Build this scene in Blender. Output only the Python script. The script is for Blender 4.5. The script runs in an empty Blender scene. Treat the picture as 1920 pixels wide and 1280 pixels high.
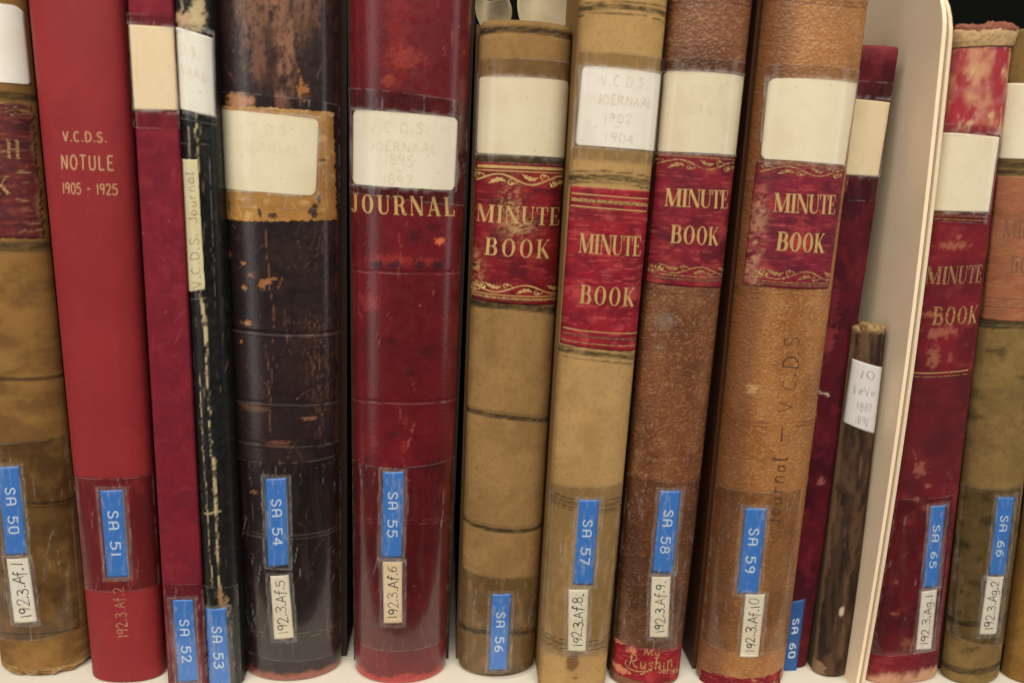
import bpy, math, random
import numpy as np
from mathutils import Matrix, Vector

random.seed(7)
RNG = np.random.RandomState(11)
scene = bpy.context.scene
COLL = scene.collection

# ------------------------------------------------------------------ camera
F_PX, PITCH, YAW, ROLL, DIST = 1300.0, math.radians(14.0), math.radians(5.5), math.radians(2.2), 0.325
_fwd = np.array([math.sin(YAW) * math.cos(PITCH), math.cos(YAW) * math.cos(PITCH), -math.sin(PITCH)])
_rt = np.array([math.cos(YAW), -math.sin(YAW), 0.0])
_up = np.cross(_rt, _fwd)
CR = math.cos(ROLL) * _rt + math.sin(ROLL) * _up
CU = math.cos(ROLL) * _up - math.sin(ROLL) * _rt
CF = _fwd
CPOS = -DIST * CF


def ray(px, py):
    d = CF + CR * (px - 960.0) / F_PX - CU * (py - 640.0) / F_PX
    return d / np.linalg.norm(d)


def hit_y(px, py, y):
    d = ray(px, py)
    return CPOS + d * (y - CPOS[1]) / d[1]


def hit_z(px, py, z):
    d = ray(px, py)
    return CPOS + d * (z - CPOS[2]) / d[2]


def project(P):
    q = P - CPOS
    dep = q @ CF
    return 960.0 + F_PX * (q @ CR) / dep, 640.0 - F_PX * (q @ CU) / dep


CPOS = CPOS - np.array([0, 0, hit_y(931, 1272, 0.0)[2]])     # the shelf top is z = 0

cam_data = bpy.data.cameras.new('camera')
cam = bpy.data.objects.new('camera', cam_data)
COLL.objects.link(cam)
m = Matrix.Identity(4)
for i in range(3):
    m[i][0], m[i][1], m[i][2], m[i][3] = CR[i], CU[i], -CF[i], CPOS[i]
cam.matrix_world = m
cam_data.sensor_width = 36.0
cam_data.lens = 36.0 * F_PX / 1920.0
cam_data.clip_start, cam_data.clip_end = 0.01, 50.0
cam_data.dof.use_dof = True
cam_data.dof.focus_distance = 0.334
cam_data.dof.aperture_fstop = 4.8
scene.camera = cam

# ------------------------------------------------------------------ light
world = bpy.data.worlds.new('World')
scene.world = world
world.use_nodes = True
bg = world.node_tree.nodes['Background']
bg.inputs[0].default_value = (1.0, 0.93, 0.84, 1)
bg.inputs[1].default_value = 0.035


def area(name, loc, aim, sx, sy, power, col):
    l = bpy.data.lights.new(name, 'AREA')
    l.shape = 'RECTANGLE'
    l.size, l.size_y, l.energy, l.color = sx, sy, power, col
    o = bpy.data.objects.new(name, l)
    COLL.objects.link(o)
    o.location = loc
    o.rotation_euler = (Vector(aim) - Vector(loc)).to_track_quat('-Z', 'Y').to_euler()
    return o


area('ceiling_light', (-0.10, -1.15, 1.40), (0, 0, 0.15), 2.4, 0.6, 53.0, (1.0, 0.915, 0.79))
area('aisle_light_left', (-1.25, -0.95, 0.45), (0, 0, 0.2), 0.42, 1.9, 3.6, (1.0, 0.97, 0.93))
area('aisle_light_right', (1.9, -0.80, 0.50), (0, 0, 0.2), 0.40, 1.9, 4.0, (1.0, 0.97, 0.93))

vs = scene.view_settings
scene.display_settings.display_device = 'sRGB'
vs.view_transform = 'Standard'
vs.look = 'None'
vs.exposure = 0.0
vs.gamma = 1.0
vs.use_curve_mapping = False
scene.cycles.max_bounces = 6
scene.cycles.transparent_max_bounces = 12


# ------------------------------------------------------------------ noise
def _hash(ix, iy, seed):
    h = (ix.astype(np.int64) * 374761393 + iy.astype(np.int64) * 668265263 + seed * 974634777) & 0x7fffffff
    h = ((h ^ (h >> 13)) * 1274126177) & 0x7fffffff
    return ((h ^ (h >> 16)) & 0xffff) / 65535.0


def vnoise(x, y, seed=0):
    x = np.asarray(x, float); y = np.asarray(y, float)
    ix, iy = np.floor(x), np.floor(y)
    fx, fy = x - ix, y - iy
    fx = fx * fx * (3 - 2 * fx); fy = fy * fy * (3 - 2 * fy)
    a, b = _hash(ix, iy, seed), _hash(ix + 1, iy, seed)
    c, d = _hash(ix, iy + 1, seed), _hash(ix + 1, iy + 1, seed)
    return (a * (1 - fx) + b * fx) * (1 - fy) + (c * (1 - fx) + d * fx) * fy


def fbm(x, y, seed=0, octv=4):
    s, a, tot = 0, 0.5, 0
    for k in range(octv):
        s = s + a * vnoise(x * 2 ** k + 17.3 * k, y * 2 ** k + 9.1 * k, seed + k)
        tot += a; a *= 0.55
    return s / tot


def sstep(a, b, x):
    t = np.clip((x - a) / (b - a), 0, 1)
    return t * t * (3 - 2 * t)


def lin(r, g, b):
    f = lambda c: c / 12.92 if c <= 0.04045 else ((c + 0.055) / 1.055) ** 2.4
    return np.array([f(r / 255.0), f(g / 255.0), f(b / 255.0)])


# ------------------------------------------------------------------ objects
def link(name, data, parent=None):
    o = bpy.data.objects.new(name, data)
    COLL.objects.link(o)
    if parent is not None:
        o.parent = parent
    return o


def tag(o, label=None, cat=None, group=None, kind=None):
    for k, v in (('label', label), ('category', cat), ('group', group), ('kind', kind)):
        if v:
            o[k] = v
    return o


def mesh_np(name, verts, faces, mat, parent=None, uv=None, col=None, smooth=True):
    """verts (N,3), faces (M,4 or 3); uv and col per vertex."""
    me = bpy.data.meshes.new(name)
    verts = np.ascontiguousarray(verts, np.float32)
    faces = np.ascontiguousarray(faces, np.int32)
    k = faces.shape[1]
    me.vertices.add(len(verts)); me.vertices.foreach_set('co', verts.ravel())
    me.loops.add(faces.size); me.loops.foreach_set('vertex_index', faces.ravel())
    me.polygons.add(len(faces))
    me.polygons.foreach_set('loop_start', np.arange(0, faces.size, k, dtype=np.int32))
    me.polygons.foreach_set('loop_total', np.full(len(faces), k, np.int32))
    me.polygons.foreach_set('use_smooth', np.full(len(faces), smooth))
    if uv is not None:
        l = me.uv_layers.new(name='UVMap')
        l.data.foreach_set('uv', np.ascontiguousarray(np.asarray(uv, np.float32)[faces.ravel()]).ravel())
    if col is not None:
        a = me.color_attributes.new('Col', 'FLOAT_COLOR', 'POINT')
        c4 = np.ones((len(verts), 4), np.float32); c4[:, :3] = np.clip(col, 0, 1)
        a.data.foreach_set('color', c4.ravel())
    me.materials.append(mat)
    me.update(); me.validate()
    return link(name, me, parent)


def box_mesh(name, P8, mat, parent=None):
    """P8: bottom quad then top quad, each counter-clockwise seen from above."""
    f = [(0, 3, 2, 1), (4, 5, 6, 7), (0, 1, 5, 4), (1, 2, 6, 5), (2, 3, 7, 6), (3, 0, 4, 7)]
    return mesh_np(name, np.array(P8), np.array(f), mat, parent, smooth=False)


# ------------------------------------------------------------------ materials
def nt(name):
    mt = bpy.data.materials.new(name)
    mt.use_nodes = True
    n = mt.node_tree
    n.nodes.clear()
    return mt, n.nodes, n.links


def N(nodes, typ, **kw):
    x = nodes.new(typ)
    for k, v in kw.items():
        if k[0] == '_':
            x.inputs[k[1:].replace('_', ' ')].default_value = v
        else:
            setattr(x, k, v)
    return x


def surf(name, rough=0.5, spec=0.4, grain=0.12, gscale=1.2, bump=0.15, bscale=1.5, stretch=(1, 1), coat=0.0,
         color=None, pebble=0.0, pscale=1.1, metal=0.0, rvar=0.15):
    """A surface whose own colour comes from the painted Col layer (or a flat colour), broken up by fine grain."""
    mt, nd, lk = nt(name)
    out = N(nd, 'ShaderNodeOutputMaterial'); bs = N(nd, 'ShaderNodeBsdfPrincipled')
    lk.new(bs.outputs[0], out.inputs[0])
    tc = N(nd, 'ShaderNodeTexCoord'); mp = N(nd, 'ShaderNodeMapping')
    mp.inputs['Scale'].default_value = (stretch[0], stretch[1], 1)
    lk.new(tc.outputs['UV'], mp.inputs[0])
    n1 = N(nd, 'ShaderNodeTexNoise', _Scale=gscale, _Detail=5.0, _Roughness=0.65)
    lk.new(mp.outputs[0], n1.inputs['Vector'])
    mr = N(nd, 'ShaderNodeMapRange')
    mr.inputs['From Min'].default_value, mr.inputs['From Max'].default_value = 0.25, 0.75
    mr.inputs['To Min'].default_value, mr.inputs['To Max'].default_value = 1 - grain, 1 + grain
    lk.new(n1.outputs[0], mr.inputs[0])
    vm = N(nd, 'ShaderNodeVectorMath', operation='SCALE')
    if color is None:
        at = N(nd, 'ShaderNodeAttribute', attribute_name='Col')
        lk.new(at.outputs['Color'], vm.inputs[0])
    else:
        vm.inputs[0].default_value = tuple(color)
    lk.new(mr.outputs[0], vm.inputs['Scale'])
    lk.new(vm.outputs[0], bs.inputs['Base Color'])
    n2 = N(nd, 'ShaderNodeTexNoise', _Scale=bscale, _Detail=4.0, _Roughness=0.6)
    lk.new(mp.outputs[0], n2.inputs['Vector'])
    hgt = n2.outputs[0]
    if pebble:
        vo = N(nd, 'ShaderNodeTexVoronoi', feature='SMOOTH_F1', _Scale=pscale)
        lk.new(mp.outputs[0], vo.inputs['Vector'])
        ma = N(nd, 'ShaderNodeMath', operation='MULTIPLY_ADD')
        ma.inputs[1].default_value = pebble
        lk.new(vo.outputs['Distance'], ma.inputs[0]); lk.new(n2.outputs[0], ma.inputs[2])
        hgt = ma.outputs[0]
    bp = N(nd, 'ShaderNodeBump', _Strength=bump, _Distance=0.0006)
    lk.new(hgt, bp.inputs['Height'])
    lk.new(bp.outputs[0], bs.inputs['Normal'])
    r2 = N(nd, 'ShaderNodeMapRange')
    r2.inputs['From Min'].default_value, r2.inputs['From Max'].default_value = 0.3, 0.7
    r2.inputs['To Min'].default_value, r2.inputs['To Max'].default_value = max(0.05, rough - rvar), min(1, rough + rvar)
    n3 = N(nd, 'ShaderNodeTexNoise', _Scale=gscale * 0.25, _Detail=5.0)
    lk.new(mp.outputs[0], n3.inputs['Vector']); lk.new(n3.outputs[0], r2.inputs[0])
    lk.new(r2.outputs[0], bs.inputs['Roughness'])
    bs.inputs['Specular IOR Level'].default_value = spec
    bs.inputs['Metallic'].default_value = metal
    if coat:
        bs.inputs['Coat Weight'].default_value = coat
        bs.inputs['Coat Roughness'].default_value = 0.15
        lk.new(bp.outputs[0], bs.inputs['Coat Normal'])
    return mt


def clear_tape(name, tint, white=0.10, rough=0.11, gloss=1.0):
    mt, nd, lk = nt(name)
    out = N(nd, 'ShaderNodeOutputMaterial')
    tr = N(nd, 'ShaderNodeBsdfTransparent'); tr.inputs[0].default_value = (*tint, 1)
    gl = N(nd, 'ShaderNodeBsdfGlossy', _Roughness=rough)
    gl.inputs[0].default_value = (gloss, gloss, gloss, 1)
    df = N(nd, 'ShaderNodeBsdfDiffuse'); df.inputs[0].default_value = (0.62, 0.6, 0.58, 1)
    tc = N(nd, 'ShaderNodeTexCoord'); mp = N(nd, 'ShaderNodeMapping')
    mp.inputs['Scale'].default_value = (1.0, 0.10, 1)
    lk.new(tc.outputs['UV'], mp.inputs[0])
    n1 = N(nd, 'ShaderNodeTexNoise', _Scale=0.22, _Detail=2.5, _Roughness=0.5, _Distortion=0.2)
    lk.new(mp.outputs[0], n1.inputs['Vector'])
    rp = N(nd, 'ShaderNodeMapRange')
    rp.inputs['From Min'].default_value, rp.inputs['From Max'].default_value = 0.52, 0.72
    rp.inputs['To Min'].default_value, rp.inputs['To Max'].default_value = 0.0, white
    lk.new(n1.outputs[0], rp.inputs[0])
    m1 = N(nd, 'ShaderNodeMixShader')
    at = N(nd, 'ShaderNodeAttribute', attribute_name='Col')          # milky where air is caught, plus a painted highlight along the film's rim
    sp = N(nd, 'ShaderNodeSeparateColor'); lk.new(at.outputs['Color'], sp.inputs[0])
    ad = N(nd, 'ShaderNodeMath', operation='ADD', use_clamp=True)
    lk.new(rp.outputs[0], ad.inputs[0]); lk.new(sp.outputs[0], ad.inputs[1])
    lk.new(ad.outputs[0], m1.inputs[0]); lk.new(tr.outputs[0], m1.inputs[1]); lk.new(df.outputs[0], m1.inputs[2])
    n2 = N(nd, 'ShaderNodeTexNoise', _Scale=0.5, _Detail=3.0)
    mp2 = N(nd, 'ShaderNodeMapping'); mp2.inputs['Scale'].default_value = (1.0, 0.25, 1)
    lk.new(tc.outputs['UV'], mp2.inputs[0]); lk.new(mp2.outputs[0], n2.inputs['Vector'])
    bp = N(nd, 'ShaderNodeBump', _Strength=0.22, _Distance=0.0006)
    lk.new(n2.outputs[0], bp.inputs['Height'])
    lk.new(bp.outputs[0], gl.inputs['Normal'])
    lw = N(nd, 'ShaderNodeLayerWeight', _Blend=0.5)
    lk.new(bp.outputs[0], lw.inputs['Normal'])
    pw = N(nd, 'ShaderNodeMath', operation='POWER'); pw.inputs[1].default_value = 4.0
    lk.new(lw.outputs['Facing'], pw.inputs[0])
    fr = N(nd, 'ShaderNodeMapRange')
    fr.inputs['To Min'].default_value, fr.inputs['To Max'].default_value = 0.03, 0.45
    lk.new(pw.outputs[0], fr.inputs[0])
    m2 = N(nd, 'ShaderNodeMixShader')
    lk.new(fr.outputs[0], m2.inputs[0]); lk.new(m1.outputs[0], m2.inputs[1]); lk.new(gl.outputs[0], m2.inputs[2])
    lk.new(m2.outputs[0], out.inputs[0])
    return mt


def gold(name, worn=0.35, col=(0.60, 0.40, 0.15), under=(0.16, 0.03, 0.02), metal=0.35, sc=1.0):
    mt, nd, lk = nt(name)
    out = N(nd, 'ShaderNodeOutputMaterial'); bs = N(nd, 'ShaderNodeBsdfPrincipled')
    lk.new(bs.outputs[0], out.inputs[0])
    tc = N(nd, 'ShaderNodeTexCoord')
    mp = N(nd, 'ShaderNodeMapping'); mp.inputs['Scale'].default_value = (0.5, 1.4, 1)
    lk.new(tc.outputs['UV'], mp.inputs[0])
    n1 = N(nd, 'ShaderNodeTexNoise', _Scale=1.3 * sc, _Detail=5.0, _Roughness=0.7)
    lk.new(mp.outputs[0], n1.inputs['Vector'])
    rp = N(nd, 'ShaderNodeMapRange')
    rp.inputs['From Min'].default_value, rp.inputs['From Max'].default_value = 0.70 - worn * 0.45, 0.86 - worn * 0.45
    lk.new(n1.outputs[0], rp.inputs[0])
    mx = N(nd, 'ShaderNodeMix', data_type='RGBA')
    mx.inputs[6].default_value = (*col, 1); mx.inputs[7].default_value = (*under, 1)
    lk.new(rp.outputs[0], mx.inputs[0]); lk.new(mx.outputs[2], bs.inputs['Base Color'])
    bs.inputs['Metallic'].default_value = metal
    bs.inputs['Roughness'].default_value = 0.42
    return mt


M_BOARD = surf('dark_cloth_board', 0.75, 0.2, 0.2, 1.0, color=(0.035, 0.022, 0.018))
M_PAGES = surf('aged_page_edges', 0.9, 0.1, 0.25, 0.6, color=(0.42, 0.33, 0.2), stretch=(6, 0.2))
M_SMOOTH = surf('worn_polished_leather', 0.45, 0.2, 0.18, 0.9, 0.17, 0.8, coat=0.85)
M_SUEDE = surf('suede_calf', 0.9, 0.08, 0.22, 2.0, 0.35, 2.4)
M_PEBBLE = surf('pebbled_pigskin', 0.42, 0.38, 0.26, 1.3, 0.5, 1.0, pebble=1.0, pscale=1.0)
M_CLOTH = surf('book_cloth', 0.55, 0.22, 0.10, 3.0, 0.25, 3.0, rvar=0.08)
M_CLOTH_ROUGH = surf('worn_book_cloth', 0.72, 0.16, 0.16, 1.6, 0.3, 2.5)
M_BLACK = surf('black_grained_leather', 0.38, 0.3, 0.2, 1.4, 0.16, 1.4, coat=0.15)
M_MOROCCO = surf('straight_grain_morocco', 0.5, 0.22, 0.42, 1.5, 0.30, 1.5, stretch=(0.16, 1.9))
M_PAPER = surf('cream_label_paper', 0.42, 0.35, 0.022, 0.5, 0.05, 0.6, rvar=0.06)
M_PLAINPAPER = surf('matt_label_paper', 0.72, 0.2, 0.03, 0.8, 0.08, 0.8)
M_KRAFT = surf('torn_kraft_paper', 0.5, 0.3, 0.14, 0.8, 0.2, 0.9)
M_BLUE = surf('blue_embossing_tape', 0.30, 0.45, 0.05, 0.5, 0.06, 0.5, color=(0.052, 0.195, 0.60), rvar=0.08)
M_BLUE_SHADED = surf('shaded_blue_embossing_tape', 0.45, 0.3, 0.06, 0.5, 0.06, 0.5, color=(0.022, 0.085, 0.28))  # same blue tape, darkened in colour for the shade it sits in
M_WHITE = surf('stress_white_embossing', 0.5, 0.3, 0.05, 0.8, 0.05, 0.8, color=(0.55, 0.68, 0.84))
M_INK = surf('blue_black_ink', 0.6, 0.2, 0.3, 1.2, 0.02, 1.0, color=(0.045, 0.05, 0.06))
M_PENCILG = surf('greenish_pencil', 0.7, 0.2, 0.2, 1.0, 0.02, 1.0, color=(0.36, 0.34, 0.19))
M_BROWNINK = surf('brown_fountain_ink', 0.6, 0.3, 0.35, 0.8, 0.02, 1.0, color=(0.07, 0.038, 0.022))
M_GOLD = gold('gold_tooling', 0.32)
M_GOLDW = gold('worn_gold_tooling', 0.62)
M_GOLDX = gold('mostly_lost_gold_tooling', 0.85, col=(0.42, 0.26, 0.12), under=(0.15, 0.05, 0.03), metal=0.15)
M_GOLDF = gold('dulled_gold_tooling', .65, col=(.40, .25, .11), under=(.2, .06, .04), metal=.15)
M_PENCIL = gold('faded_pencil', .70, (.62, .50, .33), (.76, .72, .59), 0.0)
M_PENCILF = gold('nearly_gone_pencil', .95, (.66, .56, .38), (.725, .655, .49), 0.0)
M_FOIL = gold('pale_gold_foil', 0.3, col=(0.52, 0.29, 0.15), under=(0.32, 0.09, 0.07), metal=0.2)
M_FOILW = gold('faint_gold_foil', 0.6, col=(0.50, 0.26, 0.15), under=(0.28, 0.05, 0.04), metal=0.2)
M_TAPE = clear_tape('clear_tape_film', (0.93, 0.92, 0.91), 0.02)
M_TAPED = clear_tape('darkening_clear_tape_film', (0.93, 0.92, 0.91), 0.015)
M_TAPEL = clear_tape('thin_clear_tape_film', (0.96, 0.955, 0.95), 0.015)


# ------------------------------------------------------------------ book geometry
BOOKS = []


class Book:
    """Spine surface: (t in -1..1 across, v in metres up) on a leaning, slightly tapered rounded back."""

    def __init__(s, name, label, L, R, bottom, bulge, n=2.0, top=None, height=0.352, depth=0.215, cat='book', gap=(0.0, 0.0)):
        s.n = n
        s.gap = gap
        s.films, s.tags = [], []
        BOOKS.append(s)
        yf = hit_z(bottom[0], bottom[1], 0.0)[1]
        Lt, Rt = [list(map(float, p)) for p in L], [list(map(float, p)) for p in R]
        La, Ra = [p[:] for p in Lt], [p[:] for p in Rt]
        wid = abs(hit_y(*R[0], yf)[0] - hit_y(*L[0], yf)[0])
        s.b = bulge * wid
        s.ye = yf + s.b
        for it in range(8):
            s._frame(La, Ra)
            for T, A, side in ((Lt, La, -1), (Rt, Ra, 1)):
                for k in range(2):
                    v = s._v_of(hit_y(*A[k], s.ye))
                    th = np.linspace(-math.pi / 2, math.pi / 2, 61)
                    tt = np.sign(np.sin(th)) * np.abs(np.sin(th)) ** (2 / s.n)
                    W = s.world(tt, np.full_like(tt, v), 0)
                    px, py = project(W)
                    j = np.argmin(px) if side < 0 else np.argmax(px)
                    want = T[0][0] + (T[1][0] - T[0][0]) * (py[j] - T[0][1]) / (T[1][1] - T[0][1])
                    A[k][0] += 0.8 * (want - px[j])
        s._frame(La, Ra)
        if top is not None:
            p = hit_y(*top, s.ye - s.b)
            s.h = s._v_of(p)
        else:
            s.h = height
        s.depth = depth
        e = bpy.data.objects.new(name, None)
        COLL.objects.link(e)
        e.empty_display_size = 0.02
        mw = Matrix.Identity(4)
        for i in range(3):
            mw[i][0], mw[i][2], mw[i][3] = s.ex[i], s.ez[i], s.o[i]
        e.matrix_world = mw
        s.e = e
        tag(e, label, cat, 'old bound volumes standing in a row on the shelf')
        s.k = 0

    def _frame(s, L, R):
        P = [hit_y(*p, s.ye) for p in (L[0], L[1], R[0], R[1])]
        m0, m1 = (P[0] + P[2]) / 2, (P[1] + P[3]) / 2
        ax = m0 - m1
        a = math.atan2(ax[0], ax[2])
        s.lean = a
        s.ex, s.ez = np.array([math.cos(a), 0, -math.sin(a)]), np.array([math.sin(a), 0, math.cos(a)])
        s.o = m1 - s.ez * (m1[2] / s.ez[2])
        loc = [((p - s.o) @ s.ex, (p - s.o) @ s.ez) for p in P]
        s.o = s.o + np.array([0, 0, abs(math.sin(a)) * abs(loc[2][0] - loc[0][0]) / 2])
        loc = [((p - s.o) @ s.ex, (p - s.o) @ s.ez) for p in P]
        s.l = np.polyfit([loc[0][1], loc[1][1]], [loc[0][0], loc[1][0]], 1)
        s.r = np.polyfit([loc[2][1], loc[3][1]], [loc[2][0], loc[3][0]], 1)

    def _v_of(s, P):
        return float((P - s.o) @ s.ez)

    def half(s, v):
        return (np.polyval(s.r, v) - np.polyval(s.l, v)) / 2

    def mid(s, v):
        return (np.polyval(s.r, v) + np.polyval(s.l, v)) / 2

    def prof(s, t):
        return np.maximum(1 - np.minimum(np.abs(t), 1) ** s.n, 0) ** (1.0 / s.n)

    def local(s, t, v, off=0.0):
        t = np.asarray(t, float); v = np.asarray(v, float)
        hw = s.half(v)
        x = s.mid(v) + t * hw
        y = -s.b * s.prof(t)
        a = np.clip(np.abs(t), 0, 0.9999)
        nx = np.sign(t) * a ** (s.n - 1) / hw
        ny = -np.maximum(1 - a ** s.n, 1e-9) ** ((s.n - 1) / s.n) / s.b
        ln = np.sqrt(nx * nx + ny * ny)
        return np.stack([x + off * nx / ln, y + off * ny / ln, v + 0 * t], -1)

    def world(s, t, v, off=0.0):
        P = s.local(t, v, off)
        return s.o + P[..., 0:1] * s.ex + P[..., 1:2] * np.array([0, 1, 0]) + P[..., 2:3] * s.ez

    def tv(s, px, py):
        d = ray(px, py)
        t = 0.0
        for it in range(40):
            y = s.ye - s.b * s.prof(t)
            P = CPOS + d * (y - CPOS[1]) / d[1]
            v = s._v_of(P)
            tn = ((P - s.o) @ s.ex - s.mid(v)) / s.half(v)
            t = 0.5 * t + 0.5 * float(np.clip(tn, -0.985, 0.985))
        return t, v

    def um(s, px, py):
        t, v = s.tv(px, py)
        return t * float(s.half(v)) * 1000, v * 1000


class Paint:
    def __init__(s, bk, T, V, seed=0):
        s.bk, s.T, s.Vm = bk, T, V
        s.U, s.V = T * bk.half(V) * 1000, V * 1000
        s.col = np.zeros(T.shape + (3,)); s.D = np.zeros(T.shape)
        s.seed = seed
        s.sd = seed

    def ns(s, sx, sy, octv=4):
        s.sd += 13
        return fbm(s.U / sx + 50, s.V / sy, s.sd, octv)

    def fill(s, c):
        s.col[:] = c

    def mix(s, c, m):
        m = np.clip(m, 0, 1)[..., None]
        s.col = s.col * (1 - m) + np.asarray(c) * m

    def mott(s, c, sx, sy, lo, hi, a=1.0, octv=4):
        s.mix(c, a * sstep(lo, hi, s.ns(sx, sy, octv)))

    def blob(s, px, py, rx, ry, c, a=1.0, rag=0.6, soft=0.25, sc=None, D=0.0):
        u, v = s.bk.um(px, py)
        rx, ry = rx * 0.25, ry * 0.25
        sc = sc or max(0.8, 0.5 * min(rx, ry))
        d = np.hypot((s.U - u) / rx, (s.V - v) / ry) + rag * 2 * (s.ns(sc, sc, 4) - 0.5)
        m = sstep(1.0 + soft, 1.0 - soft, d)
        s.mix(c, a * m)
        s.D += D * m

    def vline(s, pts):
        q = sorted(s.bk.tv(*p) for p in pts)
        ts, vs_ = [a for a, b in q], [b for a, b in q]
        if len(q) == 2:
            return (vs_[0] + (vs_[1] - vs_[0]) * (s.T - ts[0]) / (ts[1] - ts[0])) * 1000
        return np.polyval(np.polyfit(ts, vs_, 2), s.T) * 1000

    def band(s, pts, hw, c, a=1.0, rag=0.3, D=0.0, worn=0.0):
        vl = s.vline(pts)
        d = np.abs(s.V - vl) + rag * (s.ns(2.5, 0.8, 3) - 0.5)
        m = sstep(hw * 1.35, hw * 0.7, d)
        if worn:
            m = m * (1 - worn * sstep(0.42, 0.62, s.ns(3.0, 0.7, 4)))
        s.mix(c, a * m)
        s.D += D * np.exp(-((s.V - vl) / hw) ** 2)

    def above(s, pts, c, a=1.0, rag=0.3, below=False):
        vl = s.vline(pts)
        d = (s.V - vl) * (-1 if below else 1) + rag * (s.ns(2, 2, 3) - 0.5)
        s.mix(c, a * sstep(-0.2, 0.2, d))

    def line(s, pxs, w, c, a=1.0, wob=0.4):
        pts = [s.bk.um(*p) for p in pxs]
        dm = np.full(s.U.shape, 1e9)
        wx = wob * 2 * (s.ns(3, 3, 3) - 0.5)
        wy = wob * 2 * (s.ns(3, 3, 3) - 0.5)
        for (x0, y0), (x1, y1) in zip(pts[:-1], pts[1:]):
            dx, dy = x1 - x0, y1 - y0
            L2 = dx * dx + dy * dy + 1e-9
            k = np.clip(((s.U + wx - x0) * dx + (s.V + wy - y0) * dy) / L2, 0, 1)
            dm = np.minimum(dm, np.hypot(s.U + wx - x0 - k * dx, s.V + wy - y0 - k * dy))
        m = sstep(w * 1.3, w * 0.5, dm)
        s.mix(c, a * m)

    def scratches(s, n, c, lmin, lmax, w=0.22, a=0.6, vert=0.5, box=None):
        r = np.random.RandomState(s.seed + 77)
        umax, v0, v1 = np.abs(s.U).max(), s.V.min(), s.V.max()
        for i in range(n):
            u = r.uniform(-umax * 0.85, umax * 0.85); v = r.uniform(v0, v1)
            if box is not None:
                u, v = r.uniform(*box[0]), r.uniform(*box[1])
            L = r.uniform(lmin, lmax)
            an = math.pi / 2 + r.normal(0, 1.2 * (1 - vert))
            dx, dy = math.cos(an), math.sin(an)
            p, q = (s.U - u), (s.V - v)
            al = p * dx + q * dy
            bend = r.normal(0, 0.02)
            pe = -p * dy + q * dx + bend * al * al
            m = sstep(w * 1.6, w * 0.4, np.abs(pe)) * sstep(L, L * 0.5, np.abs(al))
            s.mix(c, a * r.uniform(0.3, 1) * m)

    def specks(s, n, c, r0, r1, a=0.9):
        r = np.random.RandomState(s.seed + 177)
        umax, v0, v1 = np.abs(s.U).max(), s.V.min(), s.V.max()
        for i in range(n):
            u = r.uniform(-umax * 0.9, umax * 0.9); v = r.uniform(v0, v1)
            rr = r.uniform(r0, r1)
            d = np.hypot((s.U - u) / rr, (s.V - v) / (rr * r.uniform(0.6, 1.8)))
            sel = d < 2.5
            if sel.any():
                m = np.zeros(d.shape); m[sel] = sstep(1.2, 0.7, d[sel] + 0.5 * (vnoise(s.U[sel] / .5, s.V[sel] / .5, i) - .5))
                s.mix(c, a * m)

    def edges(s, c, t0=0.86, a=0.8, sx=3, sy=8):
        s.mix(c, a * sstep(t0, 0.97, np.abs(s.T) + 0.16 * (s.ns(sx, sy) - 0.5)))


def grid_faces(nv, nu):
    i = np.arange(nv * nu).reshape(nv, nu)
    return np.stack([i[:-1, :-1], i[:-1, 1:], i[1:, 1:], i[1:, :-1]], -1).reshape(-1, 4)


def spine(bk, mat, paint, name='spine', step=0.00065, rnd=0.0018, seed=1, ragged_bottom=0.0, ragged_top=0.0):
    wv = float(bk.half(0.1)) * 2
    nu = int(max(40, wv * (1 + bk.b / wv) / step))
    th = np.linspace(-math.pi / 2, math.pi / 2, nu)
    t = np.sign(np.sin(th)) * np.abs(np.sin(th)) ** (2 / bk.n) if bk.n <= 3 else np.sign(th) * (1 - (1 - np.abs(th) / (math.pi / 2)) ** 1.6)
    nvv = int(bk.h / step)
    e = rnd * (1 - np.cos(np.linspace(0, math.pi / 2, 5)))[:-1]
    v = np.concatenate([e, np.linspace(rnd, bk.h - rnd, nvv), bk.h - e[::-1]])
    T, V = np.meshgrid(t, v)
    if ragged_bottom:
        k = np.exp(-V / 0.006)
        V = V + k * ragged_bottom * (fbm(T * 9, T * 0 + 3, seed, 4) - 0.15)
    if ragged_top:
        k = np.exp(-(bk.h - V) / 0.006)
        V = V - k * ragged_top * (fbm(T * 9, T * 0 + 8, seed + 3, 4))
    p = Paint(bk, T, V, seed * 101)
    paint(p)
    d = np.minimum(np.maximum(v, 0), np.maximum(bk.h - v, 0))
    inset = np.where(d < rnd, rnd - np.sqrt(np.maximum(rnd * rnd - (rnd - np.minimum(d, rnd)) ** 2, 0)), 0.0)
    off = p.D * 0.001 - inset[:, None]
    P = bk.local(T, V, off)
    # turn-in at head and tail
    inn = [P[0] + 0, P[-1] + 0]
    for q in inn:
        q[:, 1] = np.minimum(q[:, 1] * 0.25 + 0.004, 0.004)
        q[:, 0] = np.mean(q[:, 0]) + (q[:, 0] - np.mean(q[:, 0])) * 0.9
    P = np.concatenate([inn[0][None], P, inn[1][None]])
    U = np.concatenate([p.U[:1], p.U, p.U[-1:]]); VV = np.concatenate([p.V[:1] - 8, p.V, p.V[-1:] + 8])
    C = np.concatenate([p.col[:1], p.col, p.col[-1:]])
    nv = P.shape[0]
    pad = lambda X: np.concatenate([X[:1], X, X[-1:]])
    bk.sTV, bk.sC = (pad(T), pad(V)), C
    bk.sO = mesh_np(name, P.reshape(-1, 3), grid_faces(nv, nu), mat, bk.e,
                   np.stack([U, VV], -1).reshape(-1, 2), C.reshape(-1, 3))
    return bk.sO


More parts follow.
